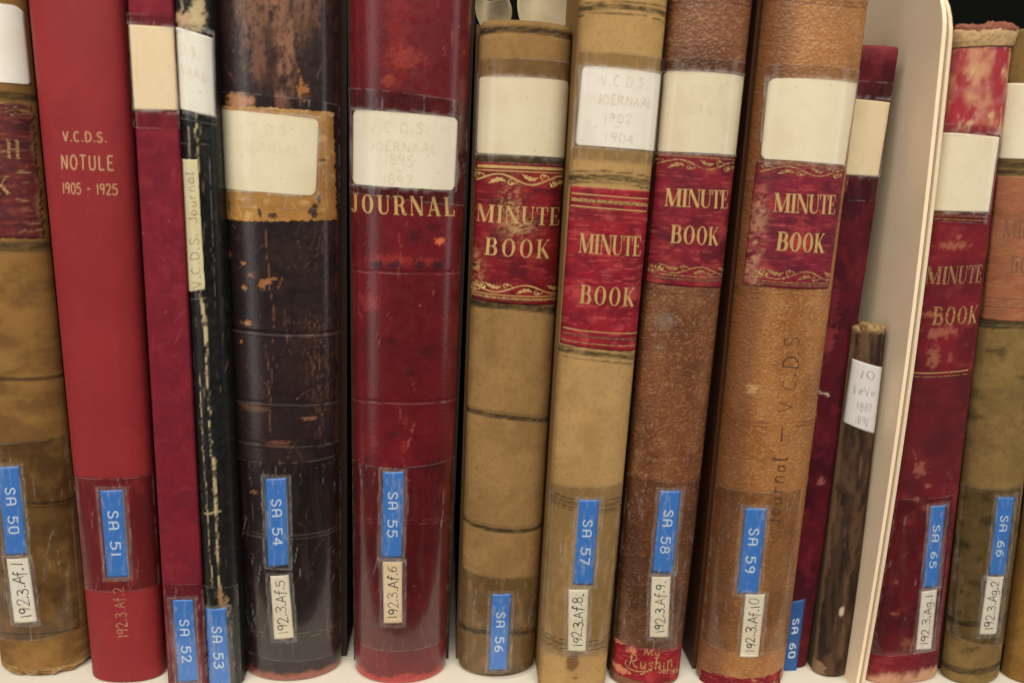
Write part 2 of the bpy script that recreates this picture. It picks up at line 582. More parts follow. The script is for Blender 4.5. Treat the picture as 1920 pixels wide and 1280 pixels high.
def block(bk, board_mat=None, page_mat=None, th=0.0028, inset=0.0006, drop=0.0):
    """two boards and the page block behind the spine"""
    bm_, pm = board_mat or M_BOARD, page_mat or M_PAGES
    h, dp = bk.h - drop, bk.depth
    gl, gr = inset - bk.gap[0] * .001, inset - bk.gap[1] * .001
    l0, l1, r0, r1 = np.polyval(bk.l, 0) + gl, np.polyval(bk.l, h) + gl, np.polyval(bk.r, 0) - gr, np.polyval(bk.r, h) - gr
    if bk.gap != (0.0, 0.0):
        th = th + .0015
    th = min(th, (r0 - l0) * 0.2)
    y0 = 0.0008 if bk.gap == (0.0, 0.0) else 0.004
    for (a0, a1, s) in ((l0, l1, 1), (r0, r1, -1)):
        x0, x1 = sorted((a0, a0 + s * th)); X0, X1 = sorted((a1, a1 + s * th))
        box_mesh('cover_board', [(x0, y0, .0005), (x1, y0, .0005), (x1, dp, .0005), (x0, dp, .0005),
                                 (X0, y0, h - .0005), (X1, y0, h - .0005), (X1, dp, h - .0005), (X0, dp, h - .0005)], bm_, bk.e)
    a, b, A, B = l0 + th + .0003, r0 - th - .0003, l1 + th + .0003, r1 - th - .0003
    box_mesh('page_block', [(a, .006, .004), (b, .006, .004), (b, dp - .004, .004), (a, dp - .004, .004),
                            (A, .006, h - .004), (B, .006, h - .004), (B, dp - .004, h - .004), (A, dp - .004, h - .004)], pm, bk.e)


def quad_tv(bk, quad):
    return np.array([bk.tv(*p) for p in quad])          # TL TR BR BL -> (t, v)


def bil(q, a, b):
    a = np.asarray(a)[..., None]; b = np.asarray(b)[..., None]
    return (q[3] * (1 - a) + q[2] * a) * (1 - b) + (q[0] * (1 - a) + q[1] * a) * b


def patch(bk, name, quad, mat, off, paint=None, color=None, r=(0, 0, 0, 0), rag=0.0, step=0.0007, parent=None, seed=1,
          thick=True, ragsc=3.0, lift=None):
    """A thin sheet lying on the spine; quad = its photo corners TL TR BR BL, r = corner radii in mm."""
    if name == 'paper_label':
        bk.tags.append((quad, True))
    q = quad_tv(bk, quad)
    w = abs(q[0][0] - q[1][0]) * float(bk.half(q[0][1])) * (1 + 0.4 * bk.b / float(bk.half(.1)))
    h = abs(q[0][1] - q[3][1])
    nu, nv = int(np.clip(w / step, 8, 160)), int(np.clip(h / step, 8, 500))
    a = np.linspace(0, 1, nu)
    rm = max(r)
    b = np.linspace(0, 1, nv)
    if rm > 0:
        k = rm * 0.001 / h
        ex = k * (1 - np.cos(np.linspace(0, math.pi / 2, 7)))
        b = np.unique(np.concatenate([b[(b > k) & (b < 1 - k)], ex, 1 - ex]))
    A, B = np.meshgrid(a, b)
    lo, hi = np.zeros(len(b)), np.ones(len(b))

    def ins(rr, d):
        return np.where(d < rr, rr - np.sqrt(np.maximum(rr * rr - (rr - np.minimum(d, rr)) ** 2, 0)), 0) / w
    dt, db = (1 - b) * h, b * h
    r = [x * 0.001 for x in r]
    lo = lo + ins(r[0], dt) + ins(r[3], db)
    hi = hi - ins(r[1], dt) - ins(r[2], db)
    if rag:
        g = rag * 0.001
        yb = b * h * 1000
        lo = lo + g / w * (fbm(yb / ragsc, yb * 0, seed, 4) - .3) * 1.6
        hi = hi - g / w * (fbm(yb / ragsc, yb * 0 + 5, seed + 5, 4) - .3) * 1.6
    A2 = lo[:, None] + (hi - lo)[:, None] * A
    B2 = B.copy()
    if rag:
        xa = A * w * 1000
        B2 = B2 + rag * 0.001 / h * 1.6 * ((1 - B) ** 8 * (fbm(xa / ragsc, xa * 0 + 9, seed + 9, 4) - .3) - B ** 8 * (fbm(xa / ragsc, xa * 0 + 19, seed + 19, 4) - .3))
    TV = bil(q, A2, B2)
    T, V = np.clip(TV[..., 0], -0.999, 0.999), TV[..., 1]
    p = Paint(bk, T, V, seed * 97)
    p.A, p.B, p.W, p.H = A, B, w * 1000, h * 1000
    if color is not None:
        p.fill(color)
    if paint:
        paint(p)
    O = off * 0.001 + p.D * 0.001
    if lift is not None:
        O = O + lift(A2, B2) * 0.001
    P = bk.local(T, V, O)
    nvv, nuu = T.shape
    verts = P.reshape(-1, 3); faces = grid_faces(nvv, nuu)
    uv = np.stack([p.U, p.V], -1).reshape(-1, 2); col = p.col.reshape(-1, 3)
    if thick:
        idx = np.arange(nvv * nuu).reshape(nvv, nuu)
        ring = np.concatenate([idx[0, :-1], idx[:-1, -1], idx[-1, :0:-1], idx[:0:-1, 0]])
        low = bk.local(T, V, 0.02e-3).reshape(-1, 3)[ring]
        n0 = len(verts)
        k = np.arange(len(ring)); k2 = (k + 1) % len(ring)
        sk = np.stack([ring[k2], ring[k], n0 + k, n0 + k2], -1)
        verts = np.concatenate([verts, low]); uv = np.concatenate([uv, uv[ring]]); col = np.concatenate([col, col[ring]])
        faces = np.concatenate([faces, sk])
    return mesh_np(name, verts, faces, mat, parent or bk.e, uv, col)


def film(bk, quad, mat, wet=0.75):
    bk.films.append((quad, mat, wet))


def lay_film(bk, quad, mat, wet):
    """clear tape: its adhesive has soaked into the leather below and darkened it"""
    q = quad_tv(bk, quad)
    T, V = bk.sTV
    x0 = q[3][0] + (q[0][0] - q[3][0]) * np.clip((V - q[3][1]) / (q[0][1] - q[3][1]), 0, 1)
    x1 = q[2][0] + (q[1][0] - q[2][0]) * np.clip((V - q[2][1]) / (q[1][1] - q[2][1]), 0, 1)
    k = np.clip((T - x0) / (x1 - x0), 0, 1)
    top, bot = q[0][1] * (1 - k) + q[1][1] * k, q[3][1] * (1 - k) + q[2][1] * k
    e = 0.0006
    m = sstep(-e, e, top - V) * sstep(-e, e, V - bot) * sstep(-.02, .02, T - x0) * sstep(-.02, .02, x1 - T)
    # air pockets where the adhesive never took
    dry = sstep(.55, .72, fbm(T * 6, V * 1000 / 9, int(abs(q[0][0]) * 999) + 5, 4))
    bk.sC = bk.sC * (1 - (1 - wet) * m * (1 - .6 * dry))[..., None]
    c4 = np.ones((T.size, 4), np.float32); c4[:, :3] = np.clip(bk.sC.reshape(-1, 3), 0, 1)
    bk.sO.data.color_attributes['Col'].data.foreach_set('color', c4.ravel())
    seed = int(abs(quad[0][0]) + quad[0][1])

    def milky(p):
        w = np.zeros(p.U.shape); onlab = np.zeros(p.U.shape)
        rg = 1.3 * (p.ns(2.2, 7, 4) - .5)
        for tq, big in bk.tags:
            c = quad_tv(bk, tq)
            hw = np.array([float(bk.half(v)) for v in c[:, 1]]) * 1000
            X = np.stack([c[:, 0] * hw, c[:, 1] * 1000], -1)
            ctr = X.mean(0)
            ax = (X[0] + X[1] - X[2] - X[3]) / 2
            hl = np.hypot(*ax) / 2; ax = ax / (2 * hl)
            sx = np.array([ax[1], -ax[0]])
            hx = abs(((X[1] + X[2] - X[0] - X[3]) / 2) @ sx) / 2
            du, dv = p.U - ctr[0], p.V - ctr[1]
            a, b_ = np.abs(du * sx[0] + dv * sx[1]) - hx, np.abs(du * ax[0] + dv * ax[1]) - hl
            d = np.maximum(a, b_)
            if big:
                w += .16 * sstep(0, .2, d) * sstep(2.6, .6, d + 2.2 * (p.ns(2.5, 9) - .35)) * sstep(.4, .62, p.ns(2.0, 6))
                w += .22 * sstep(0, .1, d) * sstep(.7, .3, d)
                onlab = np.maximum(onlab, sstep(.1, -.1, d))
            else:
                w += .10 * sstep(0, .2, d) * sstep(2.6, 1.6, d + rg) * (.4 + .9 * p.ns(.7, 4, 3))
                w += .14 * sstep(.35, .1, np.abs(d + rg * 1.5 - 1.6)) * sstep(.38, .55, p.ns(1.5, 3))
                w += .16 * sstep(0, .1, d) * sstep(.5, .2, d)
                w += .16 * sstep(.60, .70, p.ns(1.0, 6, 4)) * (d < 0)
        e = np.minimum(np.minimum(p.A, 1 - p.A) * p.W, np.minimum(p.B, 1 - p.B) * p.H)
        w += .15 * sstep(.5, .2, e) * sstep(.35, .6, p.ns(3, 3))  # light caught along the tape's rim, painted in as whiteness
        r = np.random.RandomState(seed)
        for k in range(int(p.W * p.H / 220) + 2):
            u, v, L = r.uniform(p.U.min(), p.U.max()), r.uniform(p.V.min(), p.V.max()), r.uniform(2, 9)
            pe = p.U - u + r.normal(0, .15) * (p.V - v) + .5 * (vnoise(p.V / 2.5, p.V * 0 + k, seed) - .5)
            w += r.uniform(.05, .22) * sstep(.3, .08, np.abs(pe)) * sstep(L, L * .4, np.abs(p.V - v))
        w = w * (1 - .8 * onlab)
        p.col[:] = np.clip(w, 0, .5)[..., None]
    return patch(bk, 'clear_tape', quad, mat, O_TAPE, paint=milky, step=.0007, thick=False, seed=seed % 90 + 3)


# ------------------------------------------------------------------ lettering
def ell(cx, cy, rx, ry, a0=90, a1=450, n=24):
    a = np.radians(np.linspace(a0, a1, n))
    return np.stack([cx + rx * np.cos(a), cy + ry * np.sin(a)], -1)


def smooth(pts, n=6):
    P = np.array(pts, float)
    P = np.concatenate([2 * P[:1] - P[1:2], P, 2 * P[-1:] - P[-2:-1]])
    out = []
    for i in range(1, len(P) - 2):
        for k in range(n):
            t = k / n
            out.append(0.5 * ((2 * P[i]) + (-P[i - 1] + P[i + 1]) * t + (2 * P[i - 1] - 5 * P[i] + 4 * P[i + 1] - P[i + 2]) * t * t
                              + (-P[i - 1] + 3 * P[i] - 3 * P[i + 1] + P[i + 2]) * t ** 3))
    out.append(P[-2])
    return np.array(out)


S = smooth
STROKE = {
    '0': (.6, [ell(.3, .5, .28, .5)]), '1': (.3, [[(.15, 0), (.15, 1)]]),
    '2': (.6, [S([(.02, .78), (.12, .97), (.35, 1), (.52, .83), (.46, .58), (.25, .28), (.02, .0)]), [(.02, 0), (.58, 0)]]),
    '3': (.6, [S([(.03, .9), (.25, 1), (.5, .88), (.46, .65), (.2, .54), (.5, .42), (.56, .2), (.38, .0), (.12, .02), (0, .15)])]),
    '4': (.62, [[(.42, 0), (.42, 1)], [(.42, 1), (0, .33)], [(0, .33), (.6, .33)]]),
    '5': (.6, [[(.54, 1), (.1, 1)], [(.1, 1), (.07, .55)], S([(.07, .55), (.3, .64), (.53, .48), (.54, .2), (.35, 0), (.1, .02), (0, .14)])]),
    '6': (.6, [S([(.5, .98), (.2, .8), (.03, .4), (.1, .08), (.32, 0), (.53, .15), (.53, .4), (.33, .52), (.1, .42), (.04, .3)])]),
    '7': (.58, [[(0, 1), (.55, 1)], [(.55, 1), (.2, 0)]]),
    '8': (.6, [ell(.3, .75, .22, .25), ell(.3, .26, .28, .26)]),
    '9': (.6, [S([(.5, .75), (.3, .5), (.06, .62), (.08, .9), (.3, 1), (.5, .88), (.51, .6), (.46, .25), (.36, 0)])]),
    '.': (.24, [[(.08, .03), (.16, .09)]]), ' ': (.45, []), '-': (.5, [[(.05, .5), (.45, .5)]]), '_': (1.0, [[(.05, .48), (.95, .52)]]),
    'A': (.66, [[(0, 0), (.33, 1)], [(.33, 1), (.66, 0)], [(.1, .35), (.56, .35)]]),
    'C': (.6, [ell(.33, .5, .32, .5, 50, 310)]),
    'D': (.62, [[(.05, 0), (.05, 1)], S([(.05, 1), (.35, .97), (.6, .72), (.6, .28), (.35, .03), (.05, 0)])]),
    'E': (.52, [[(.05, 0), (.05, 1)], [(.05, 1), (.5, 1)], [(.05, .52), (.42, .52)], [(.05, 0), (.52, 0)]]),
    'J': (.5, [S([(.45, 1), (.45, .3), (.38, .05), (.2, 0), (.02, .15)])]),
    'L': (.5, [[(.05, 1), (.05, 0)], [(.05, 0), (.5, 0)]]),
    'N': (.65, [[(.05, 0), (.05, 1)], [(.05, 1), (.6, 0)], [(.6, 0), (.6, 1)]]),
    'O': (.66, [ell(.33, .5, .31, .5)]),
    'R': (.6, [[(.05, 0), (.05, 1)], S([(.05, 1), (.4, .98), (.52, .77), (.4, .55), (.05, .52)]), [(.25, .52), (.58, 0)]]),
    'S': (.56, [S([(.52, .84), (.36, 1), (.14, .95), (.06, .75), (.2, .56), (.42, .44), (.52, .24), (.4, .03), (.16, 0), (.02, .16)])]),
    'T': (.6, [[(0, 1), (.6, 1)], [(.3, 1), (.3, 0)]]),
    'U': (.62, [S([(.05, 1), (.05, .3), (.15, .04), (.32, 0), (.48, .05), (.57, .3), (.57, 1)])]),
    'V': (.62, [[(0, 1), (.3, 0)], [(.3, 0), (.6, 1)]]),
    'f': (.42, [S([(.42, .95), (.3, 1.05), (.2, .85), (.18, .3), (.12, -.2)]), [(0, .6), (.4, .62)]]),
    'g': (.5, [S([(.45, .55), (.25, .66), (.05, .45), (.1, .15), (.3, .1), (.45, .4), (.45, .6), (.42, -.1), (.25, -.35), (.02, -.22)])]),
    'o': (.5, [ell(.24, .3, .2, .3)]), 'u': (.5, [S([(.03, .58), (.05, .15), (.18, 0), (.35, .1), (.42, .58)]), [(.42, .58), (.46, 0)]]),
    'r': (.42, [[(.06, .6), (.06, 0)], S([(.06, .35), (.18, .58), (.36, .55)])]),
    'n': (.5, [[(.05, .6), (.05, 0)], S([(.05, .35), (.2, .6), (.38, .52), (.42, 0)])]),
    'a': (.5, [S([(.42, .5), (.22, .6), (.04, .35), (.1, .05), (.28, .04), (.42, .35)]), [(.43, .6), (.46, 0)]]),
    'l': (.25, [S([(.06, 0), (.1, .6), (.2, 1), (.1, .9), (.08, .2), (.2, 0)])]),
    'h': (.5, [[(.08, 1), (.05, 0)], S([(.05, .35), (.2, .58), (.36, .5), (.4, 0)])]),
    'i': (.25, [[(.1, .55), (.1, 0)], [(.1, .78), (.13, .82)]]),
    'e': (.45, [S([(.05, .3), (.38, .35), (.32, .56), (.14, .55), (.04, .28), (.16, .02), (.4, .12)])]),
    's': (.4, [S([(.34, .5), (.18, .58), (.06, .45), (.3, .2), (.2, 0), (.02, .08)])]),
    'y': (.5, [S([(.04, .58), (.1, .15), (.28, .1), (.42, .55)]), S([(.42, .55), (.36, -.2), (.15, -.4), (.02, -.25)])]),
    'M': (.9, [S([(0, 0), (.15, .6), (.25, 1), (.35, .5), (.42, .1), (.6, .7), (.7, 1), (.72, .4), (.85, 0)])]),
    'Q': (.8, [S([(.15, .75), (.3, 1), (.6, .95), (.6, .65), (.3, .5)]), S([(.28, .95), (.22, .4), (.1, .05)]), S([(.3, .5), (.5, .2), (.75, .05)])]),
}
DYMO = dict(STROKE)
DYMO['A'] = (.6, [S([(.04, 0), (.04, .7), (.12, .95), (.3, 1), (.48, .95), (.56, .7), (.56, 0)]), [(.04, .45), (.56, .45)]])
DYMO['0'] = (.6, [S([(.3, 1), (.12, .96), (.05, .75), (.05, .25), (.12, .04), (.3, 0), (.48, .04), (.55, .25), (.55, .75), (.48, .96), (.3, 1)])])


def stem(x, y0, y1, w, serif=.0, s0=True, s1=True, sw=.05):
    out = [np.array([(x, y0, w), (x, y1, w)])]
    if serif:
        if s0:
            out.append(np.array([(x - w / 2 - serif, y0 + sw / 2, sw), (x + w / 2 + serif, y0 + sw / 2, sw)]))
        if s1:
            out.append(np.array([(x - w / 2 - serif, y1 - sw / 2, sw), (x + w / 2 + serif, y1 - sw / 2, sw)]))
    return out


def vring(cx, cy, rx, ry, wt, wn, a0=90, a1=450, n=30):
    a = np.radians(np.linspace(a0, a1, n))
    w = wn + (wt - wn) * np.abs(np.cos(a)) ** 1.5
    return np.stack([cx + (rx - w / 2) * np.cos(a), cy + (ry - w / 2) * np.sin(a), w], -1)


def serif_font(k=.17, n=.045, sf=.09):
    F = {}
    L = lambda *p: np.array(p)
    F['M'] = (1.0, stem(.1, 0, 1, n, sf) + [L((.13, 1, k), (.46, .02, k)), L((.46, .02, n), (.80, 1, n))] + stem(.84, 0, 1, k, sf))
    F['I'] = (.42, stem(.21, 0, 1, k, sf))
    F['N'] = (.84, stem(.1, 0, 1, n, sf) + [L((.12, 1, k), (.70, .02, k))] + stem(.74, .0, 1, n, sf, s0=False))
    F['U'] = (.8, stem(.17, .28, 1, k, sf, s0=False) + stem(.68, .3, 1, n, sf, s0=False)
              + [np.array([(.17, .3, k), (.19, .16, k * .85), (.28, .05, k * .5), (.42, .02, n * 1.2), (.56, .06, n), (.65, .16, n), (.68, .32, n)])])
    F['T'] = (.74, stem(.37, 0, 1, k, sf, s1=False) + [L((.03, .975, n), (.71, .975, n)), L((.04, .98, n), (.04, .74, n * 1.3)), L((.70, .98, n), (.70, .74, n * 1.3))])
    F['E'] = (.68, stem(.18, 0, 1, k, sf) + [L((.18, .975, n), (.60, .975, n)), L((.6, .99, n), (.6, .74, n * 1.3)), L((.18, .51, n), (.46, .51, n)),
                                           L((.46, .62, n), (.46, .40, n)), L((.18, .025, n), (.63, .025, n)), L((.63, .01, n), (.63, .28, n * 1.3))])
    F['B'] = (.76, stem(.18, 0, 1, k, sf) + [np.array([(.18, .975, n), (.40, .975, n), (.54, .93, k * .7), (.59, .76, k * .95), (.54, .60, k * .7), (.40, .53, n), (.18, .53, n)]),
                                           np.array([(.18, .53, n), (.44, .53, n), (.60, .46, k * .8), (.655, .27, k * 1.05), (.60, .09, k * .8), (.44, .025, n), (.18, .025, n)])])
    F['O'] = (.84, [vring(.42, .5, .38, .51, k * 1.05, n)])
    F['K'] = (.84, stem(.18, 0, 1, k, sf) + [L((.26, .40, n), (.72, 1, n)), L((.36, .53, k), (.74, 0, k)), L((.60, .975, n), (.84, .975, n)), L((.60, .025, n), (.86, .025, n))])
    F['J'] = (.55, stem(.36, .2, 1, k, sf, s0=False) + [np.array([(.36, .25, k), (.34, .10, k * .8), (.25, .02, n * 1.5), (.15, .03, n), (.09, .12, k * .8), (.10, .18, k * .9)])])
    F['R'] = (.84, stem(.18, 0, 1, k, sf) + [np.array([(.18, .975, n), (.42, .975, n), (.57, .92, k * .7), (.62, .74, k), (.57, .57, k * .7), (.42, .50, n), (.18, .50, n)]),
                                           np.array([(.40, .5, n), (.55, .44, k * .7), (.60, .25, k), (.66, .06, k * .8), (.76, .02, n), (.84, .10, n)])])
    F['A'] = (.86, [L((.42, 1, n), (.12, 0, n)), L((.42, 1, k), (.70, 0, k)), L((.22, .32, n), (.60, .32, n)), L((.02, .025, n), (.26, .025, n)), L((.56, .025, n), (.86, .025, n))])
    F['L'] = (.68, stem(.18, 0, 1, k, sf) + [L((.18, .025, n), (.62, .025, n)), L((.62, .01, n), (.62, .30, n * 1.4))])
    F['H'] = (.86, stem(.18, 0, 1, k, sf) + stem(.68, 0, 1, k, sf) + [L((.18, .51, n), (.68, .51, n))])
    return F


SER = serif_font()
SERB = serif_font(.195, .06, .08)
SERT = serif_font(.14, .05, .07)


def layout(txt, font, gap=.14, w=None, jit=0.0, squeeze=1.0):
    """list of (N,3) strokes with x,y in cap heights and width; total width"""
    r = random.Random(hash(txt) % 1000 if False else sum(ord(c) * (i + 3) for i, c in enumerate(txt)))
    x, out = 0.0, []
    for ch in txt:
        cw, st = font[ch]
        dy = r.uniform(-jit, jit); sl = r.uniform(-jit, jit); sc = 1 + r.uniform(-jit, jit)
        for s_ in st:
            pr = r.uniform(.75, 1.25) if jit > .04 else 1.0
            a = np.array(s_, float)
            if a.shape[1] == 2:
                a = np.concatenate([a, (w * pr * (1.5 if ch == '.' else 1)) * (1 + (.3 if jit > .04 else 0) * np.sin(np.linspace(r.uniform(0, 3), 4, len(a))))[:, None]], 1)
            a = a.copy()
            a[:, 0] = (a[:, 0] * squeeze * sc + sl * a[:, 1]) + x
            a[:, 1] = a[:, 1] * sc + dy
            if squeeze != 1.0 and font not in (STROKE, DYMO):
                a[:, 2] *= 1.0
            out.append(a)
        x += cw * squeeze + gap
    return out, x - gap


def ribbon(a, cap=0.0, maxseg=0.12):
    """(N,3) centre line -> left and right edge points"""
    P, W = a[:, :2], a[:, 2]
    seg = np.hypot(*(P[1:] - P[:-1]).T)
    s_ = np.concatenate([[0], np.cumsum(seg)])
    n = max(len(a), int(s_[-1] / maxseg) + 2)
    q = np.unique(np.concatenate([np.linspace(0, s_[-1], n), s_]))
    P = np.stack([np.interp(q, s_, P[:, 0]), np.interp(q, s_, P[:, 1])], -1); W = np.interp(q, s_, W)
    T = np.gradient(P, axis=0)
    T /= np.maximum(np.hypot(T[:, 0], T[:, 1]), 1e-9)[:, None]
    if cap:
        P[0] -= T[0] * W[0] * cap; P[-1] += T[-1] * W[-1] * cap
    Nn = np.stack([-T[:, 1], T[:, 0]], -1)
    return P + Nn * W[:, None] / 2, P - Nn * W[:, None] / 2


def strokes_mesh(bk, name, strokes, mapper, mat, off, parent, cap=0.0, col=None):
    V, F, UV = [], [], []
    n0 = 0
    for i, a in enumerate(strokes):
        l, r = ribbon(np.asarray(a, float), cap)
        k = len(l)
        tl, tr = mapper(l), mapper(r)
        o = (off + 0.006 * (i % 12)) * 0.001
        TV = np.concatenate([tr, tl])
        TV[:, 0] = np.clip(TV[:, 0], -.999, .999)
        P = bk.local(TV[:, 0], TV[:, 1], o)
        # keep the ribbon facing outward
        f = np.stack([np.arange(k - 1), np.arange(k - 1) + 1, k + np.arange(k - 1) + 1, k + np.arange(k - 1)], -1)
        e1, e2 = P[f[0, 1]] - P[f[0, 0]], P[f[0, 3]] - P[f[0, 0]]
        if np.cross(e1, e2)[1] > 0:
            f = f[:, ::-1]
        V.append(P); F.append(f + n0)
        UV.append(np.stack([TV[:, 0] * bk.half(TV[:, 1]) * 1000, TV[:, 1] * 1000], -1))
        n0 += 2 * k
    return mesh_np(name, np.concatenate(V), np.concatenate(F), mat, parent, np.concatenate(UV))


def text(bk, name, txt, quad, font, mat, off, parent, gap=.14, w=.12, jit=0.0, turn=None, cap=0.0, squeeze=1.0, extra=None):
    """quad = photo corners TL TR BR BL of the word's box as you see it; turn 'cw' or 'ccw' for sideways writing"""
    st, W = layout(txt, font, gap, w, jit, squeeze)
    if extra:
        st += extra
    q = quad_tv(bk, quad)
    if turn == 'cw':                 # reads downwards, letter tops to the right
        q = np.array([q[1], q[2], q[3], q[0]])
    elif turn == 'ccw':              # reads upwards, letter tops to the left
        q = np.array([q[3], q[0], q[1], q[2]])
    mp = lambda p: bil(q, p[:, 0] / W, p[:, 1])
    return strokes_mesh(bk, name, st, mp, mat, off, parent, cap)


def ornament(bk, quad, mat, off, parent, flip=False, phase=0.0):
    """scrolling vine with leaves and a rosette, 7 wide by 1 high"""
    st = []
    per = 5.0
    xs = np.linspace(0, 7, 80)
    st.append(np.stack([xs, .50 + .38 * np.cos((xs - 1.75 - phase) * 2 * math.pi / per), .13 + .03 * np.sin(xs * 3)], -1))
    for c, sg in ((1.75 + phase, 1), (4.25 + phase, -1), (6.75 + phase, 1), (-.75 + phase, -1)):
        # a feathered leaf filling the hollow of each wave, and two curling side shoots
        p = S([(c - .75, .5 - .42 * sg), (c - .3, .5 - .16 * sg), (c + .15, .5 - .05 * sg), (c + .55, .5 - .20 * sg)])
        k = np.linspace(0, 1, len(p))
        st.append(np.concatenate([p, (.40 * np.sin(np.pi * k) ** .8 * (.75 + .25 * np.cos(k * 26)) + .02)[:, None]], 1))
        p = S([(c + .95, .5 + .02 * sg), (c + .72, .5 - .25 * sg), (c + .90, .5 - .45 * sg), (c + 1.12, .5 - .36 * sg)])
        st.append(np.concatenate([p, np.linspace(.06, .16, len(p))[:, None]], 1))
        p = S([(c - .95, .5 + .05 * sg), (c - 1.15, .5 + .3 * sg), (c - 1.4, .5 + .36 * sg), (c - 1.55, .5 + .22 * sg)])
        st.append(np.concatenate([p, np.linspace(.05, .15, len(p))[:, None]], 1))
    rx = 6.1 + phase if not flip else .75 + phase
    if flip:
        for a in st:
            a[:, 1] = 1 - a[:, 1]
    st.append(np.concatenate([ell(rx, .34 if not flip else .62, .30, .30), np.full((24, 1), .09)], 1))
    st.append(np.array([(rx - .14, .34 if not flip else .62, .26), (rx + .14, .34 if not flip else .62, .26)]))
    st = [a[(a[:, 0] > 0) & (a[:, 0] < 7)] for a in st]
    st = [a for a in st if len(a) > 2 or (len(a) == 2)]
    q = quad_tv(bk, quad)
    return strokes_mesh(bk, 'gold_ornament', st, lambda p: bil(q, p[:, 0] / 7, p[:, 1]), mat, off, parent)


def rule(bk, pl, pr, wmm, mat, off, parent, name='gold_rule'):
    q = np.array([bk.tv(*pl), bk.tv(*pr)])
    h = wmm * 0.001
    st = [np.array([(0, 0, 1.0), (.25, 0, 1.0), (.5, 0, 1.0), (.75, 0, 1.0), (1, 0, 1.0)])]

    def mp(p):
        a = p[:, 0:1]
        r = q[0] * (1 - a) + q[1] * a
        r[:, 1] += p[:, 1] * h
        return r
    return strokes_mesh(bk, name, st, mp, mat, off, parent, 0, None) if False else \
        strokes_mesh_fine(bk, name, mp, mat, off, parent)


def strokes_mesh_fine(bk, name, mp, mat, off, parent, n=60):
    a = np.linspace(0, 1, n)
    lo, hi = mp(np.stack([a, a * 0 - .5], -1)), mp(np.stack([a, a * 0 + .5], -1))
    TV = np.concatenate([lo, hi])
    P = bk.local(TV[:, 0], TV[:, 1], off * 0.001)
    return mesh_np(name, P, grid_faces(2, n), mat, parent, np.stack([TV[:, 0] * bk.half(TV[:, 1]) * 1000, TV[:, 1] * 1000], -1))


# common items ------------------------------------------------------
CREAM, WHITE_, YELLOWED = np.array([.74, .67, .50]), np.array([.80, .77, .69]), np.array([.74, .61, .41])
O_PANEL, O_GOLD, O_PAPER, O_PENCIL, O_DYMO, O_TAPE = 0.14, 0.22, 0.30, 0.36, 0.48, 0.78


def paper_paint(c, seed=0, foxing=6):
    def f(p):
        p.fill(c)
        p.mott(c * np.array([.93, .90, .84]), 14, 14, .45, .75, .7)
        p.mott(c * np.array([.95, .93, .88]), 3, 3, .5, .7, .4)
        p.specks(foxing, np.array([.38, .26, .14]), .12, .28, .6)
        p.mix(c * np.array([.97, .95, .9]), .3 * sstep(.75, 1, np.abs(p.T)))
    return f


def number_tape(bk, quad, txt, mat=None):
    bk.tags.append((quad, False))
    tp = patch(bk, 'number_tape', quad, mat or M_BLUE, O_DYMO, color=(0.04, .16, .55), step=.0012)
    (a, b, c, d) = [np.array(p, float) for p in quad]
    f = lambda u, v: tuple(d * (1 - u) * (1 - v) + c * u * (1 - v) + a * (1 - u) * v + b * u * v)
    # lettering occupies the middle of the strip
    text(bk, 'lettering', txt, [f(.29, .76), f(.72, .76), f(.72, .24), f(.29, .24)], DYMO, M_WHITE, O_DYMO + .05, tp, gap=.28, w=.145, jit=.02, turn='cw', cap=.3)
    return tp


def shelfmark(bk, quad, txt, c=None, ink=None, jit=.10):
    bk.tags.append((quad, False))
    lb = patch(bk, 'shelfmark_label', quad, M_PLAINPAPER, O_DYMO - .1, paint=paper_paint(np.array([.75, .70, .56]) if c is None else c, 3, 2), step=.001)
    (a, b, c_, d) = [np.array(p, float) for p in quad]
    f = lambda u, v: tuple(d * (1 - u) * (1 - v) + c_ * u * (1 - v) + a * (1 - u) * v + b * u * v)
    text(bk, 'handwriting', txt, [f(.24, .93), f(.74, .93), f(.74, .08), f(.24, .08)], STROKE, ink or M_INK, O_DYMO - .04, lb, gap=.12, w=.085, jit=jit, turn='ccw', cap=.3)
    return lb


def morocco(c1=(.19, .008, .014), c2=(.085, .005, .010), hi=(.36, .04, .035), worn=None, seed=1, wa=.5):
    def f(p):
        p.fill(c1)
        p.mott(c2, 9, 5, .38, .68, .9)
        p.mott(c2, 5, .6, .45, .65, .5)
        p.mott(hi, 6, .5, .58, .76, .6)
        p.mott(hi, 7, 7, .58, .78, .45)
        if worn is not None:
            p.mott(worn, 6, 1.0, .66, .8, wa)
            p.edges(worn, .9, wa * .6)
    return f


# ------------------------------------------------------------------ the shelf
zb = -0.022
M_SHELF = surf('cream_painted_steel', 0.5, 0.35, 0.03, 0.02, 0.03, 0.02, color=(0.72, 0.69, 0.60))
M_BACK = surf('shade_darkened_steel_back', 0.9, 0.03, 0.1, 0.05, 0.02, 0.02, color=(0.004, 0.0045, 0.004))  # near-black: the darkness behind the books is put into the colour
sh = box_mesh('shelf', [(-.9, -.045, zb), (.9, -.045, zb), (.9, .30, zb), (-.9, .30, zb), (-.9, -.045, 0), (.9, -.045, 0), (.9, .30, 0), (-.9, .30, 0)], M_SHELF)
tag(sh, kind='structure')
bk_ = box_mesh('back_panel', [(-1.6, .302, zb), (1.6, .302, zb), (1.6, .31, zb), (-1.6, .31, zb), (-1.6, .302, 1.0), (1.6, .302, 1.0), (1.6, .31, 1.0), (-1.6, .31, 1.0)], M_BACK)
tag(bk_, kind='structure')

TAN, TAN_D = np.array([.285, .168, .066]), np.array([.17, .092, .034])
INKB = np.array([.022, .018, .012])
PALE = np.array([.42, .28, .12])

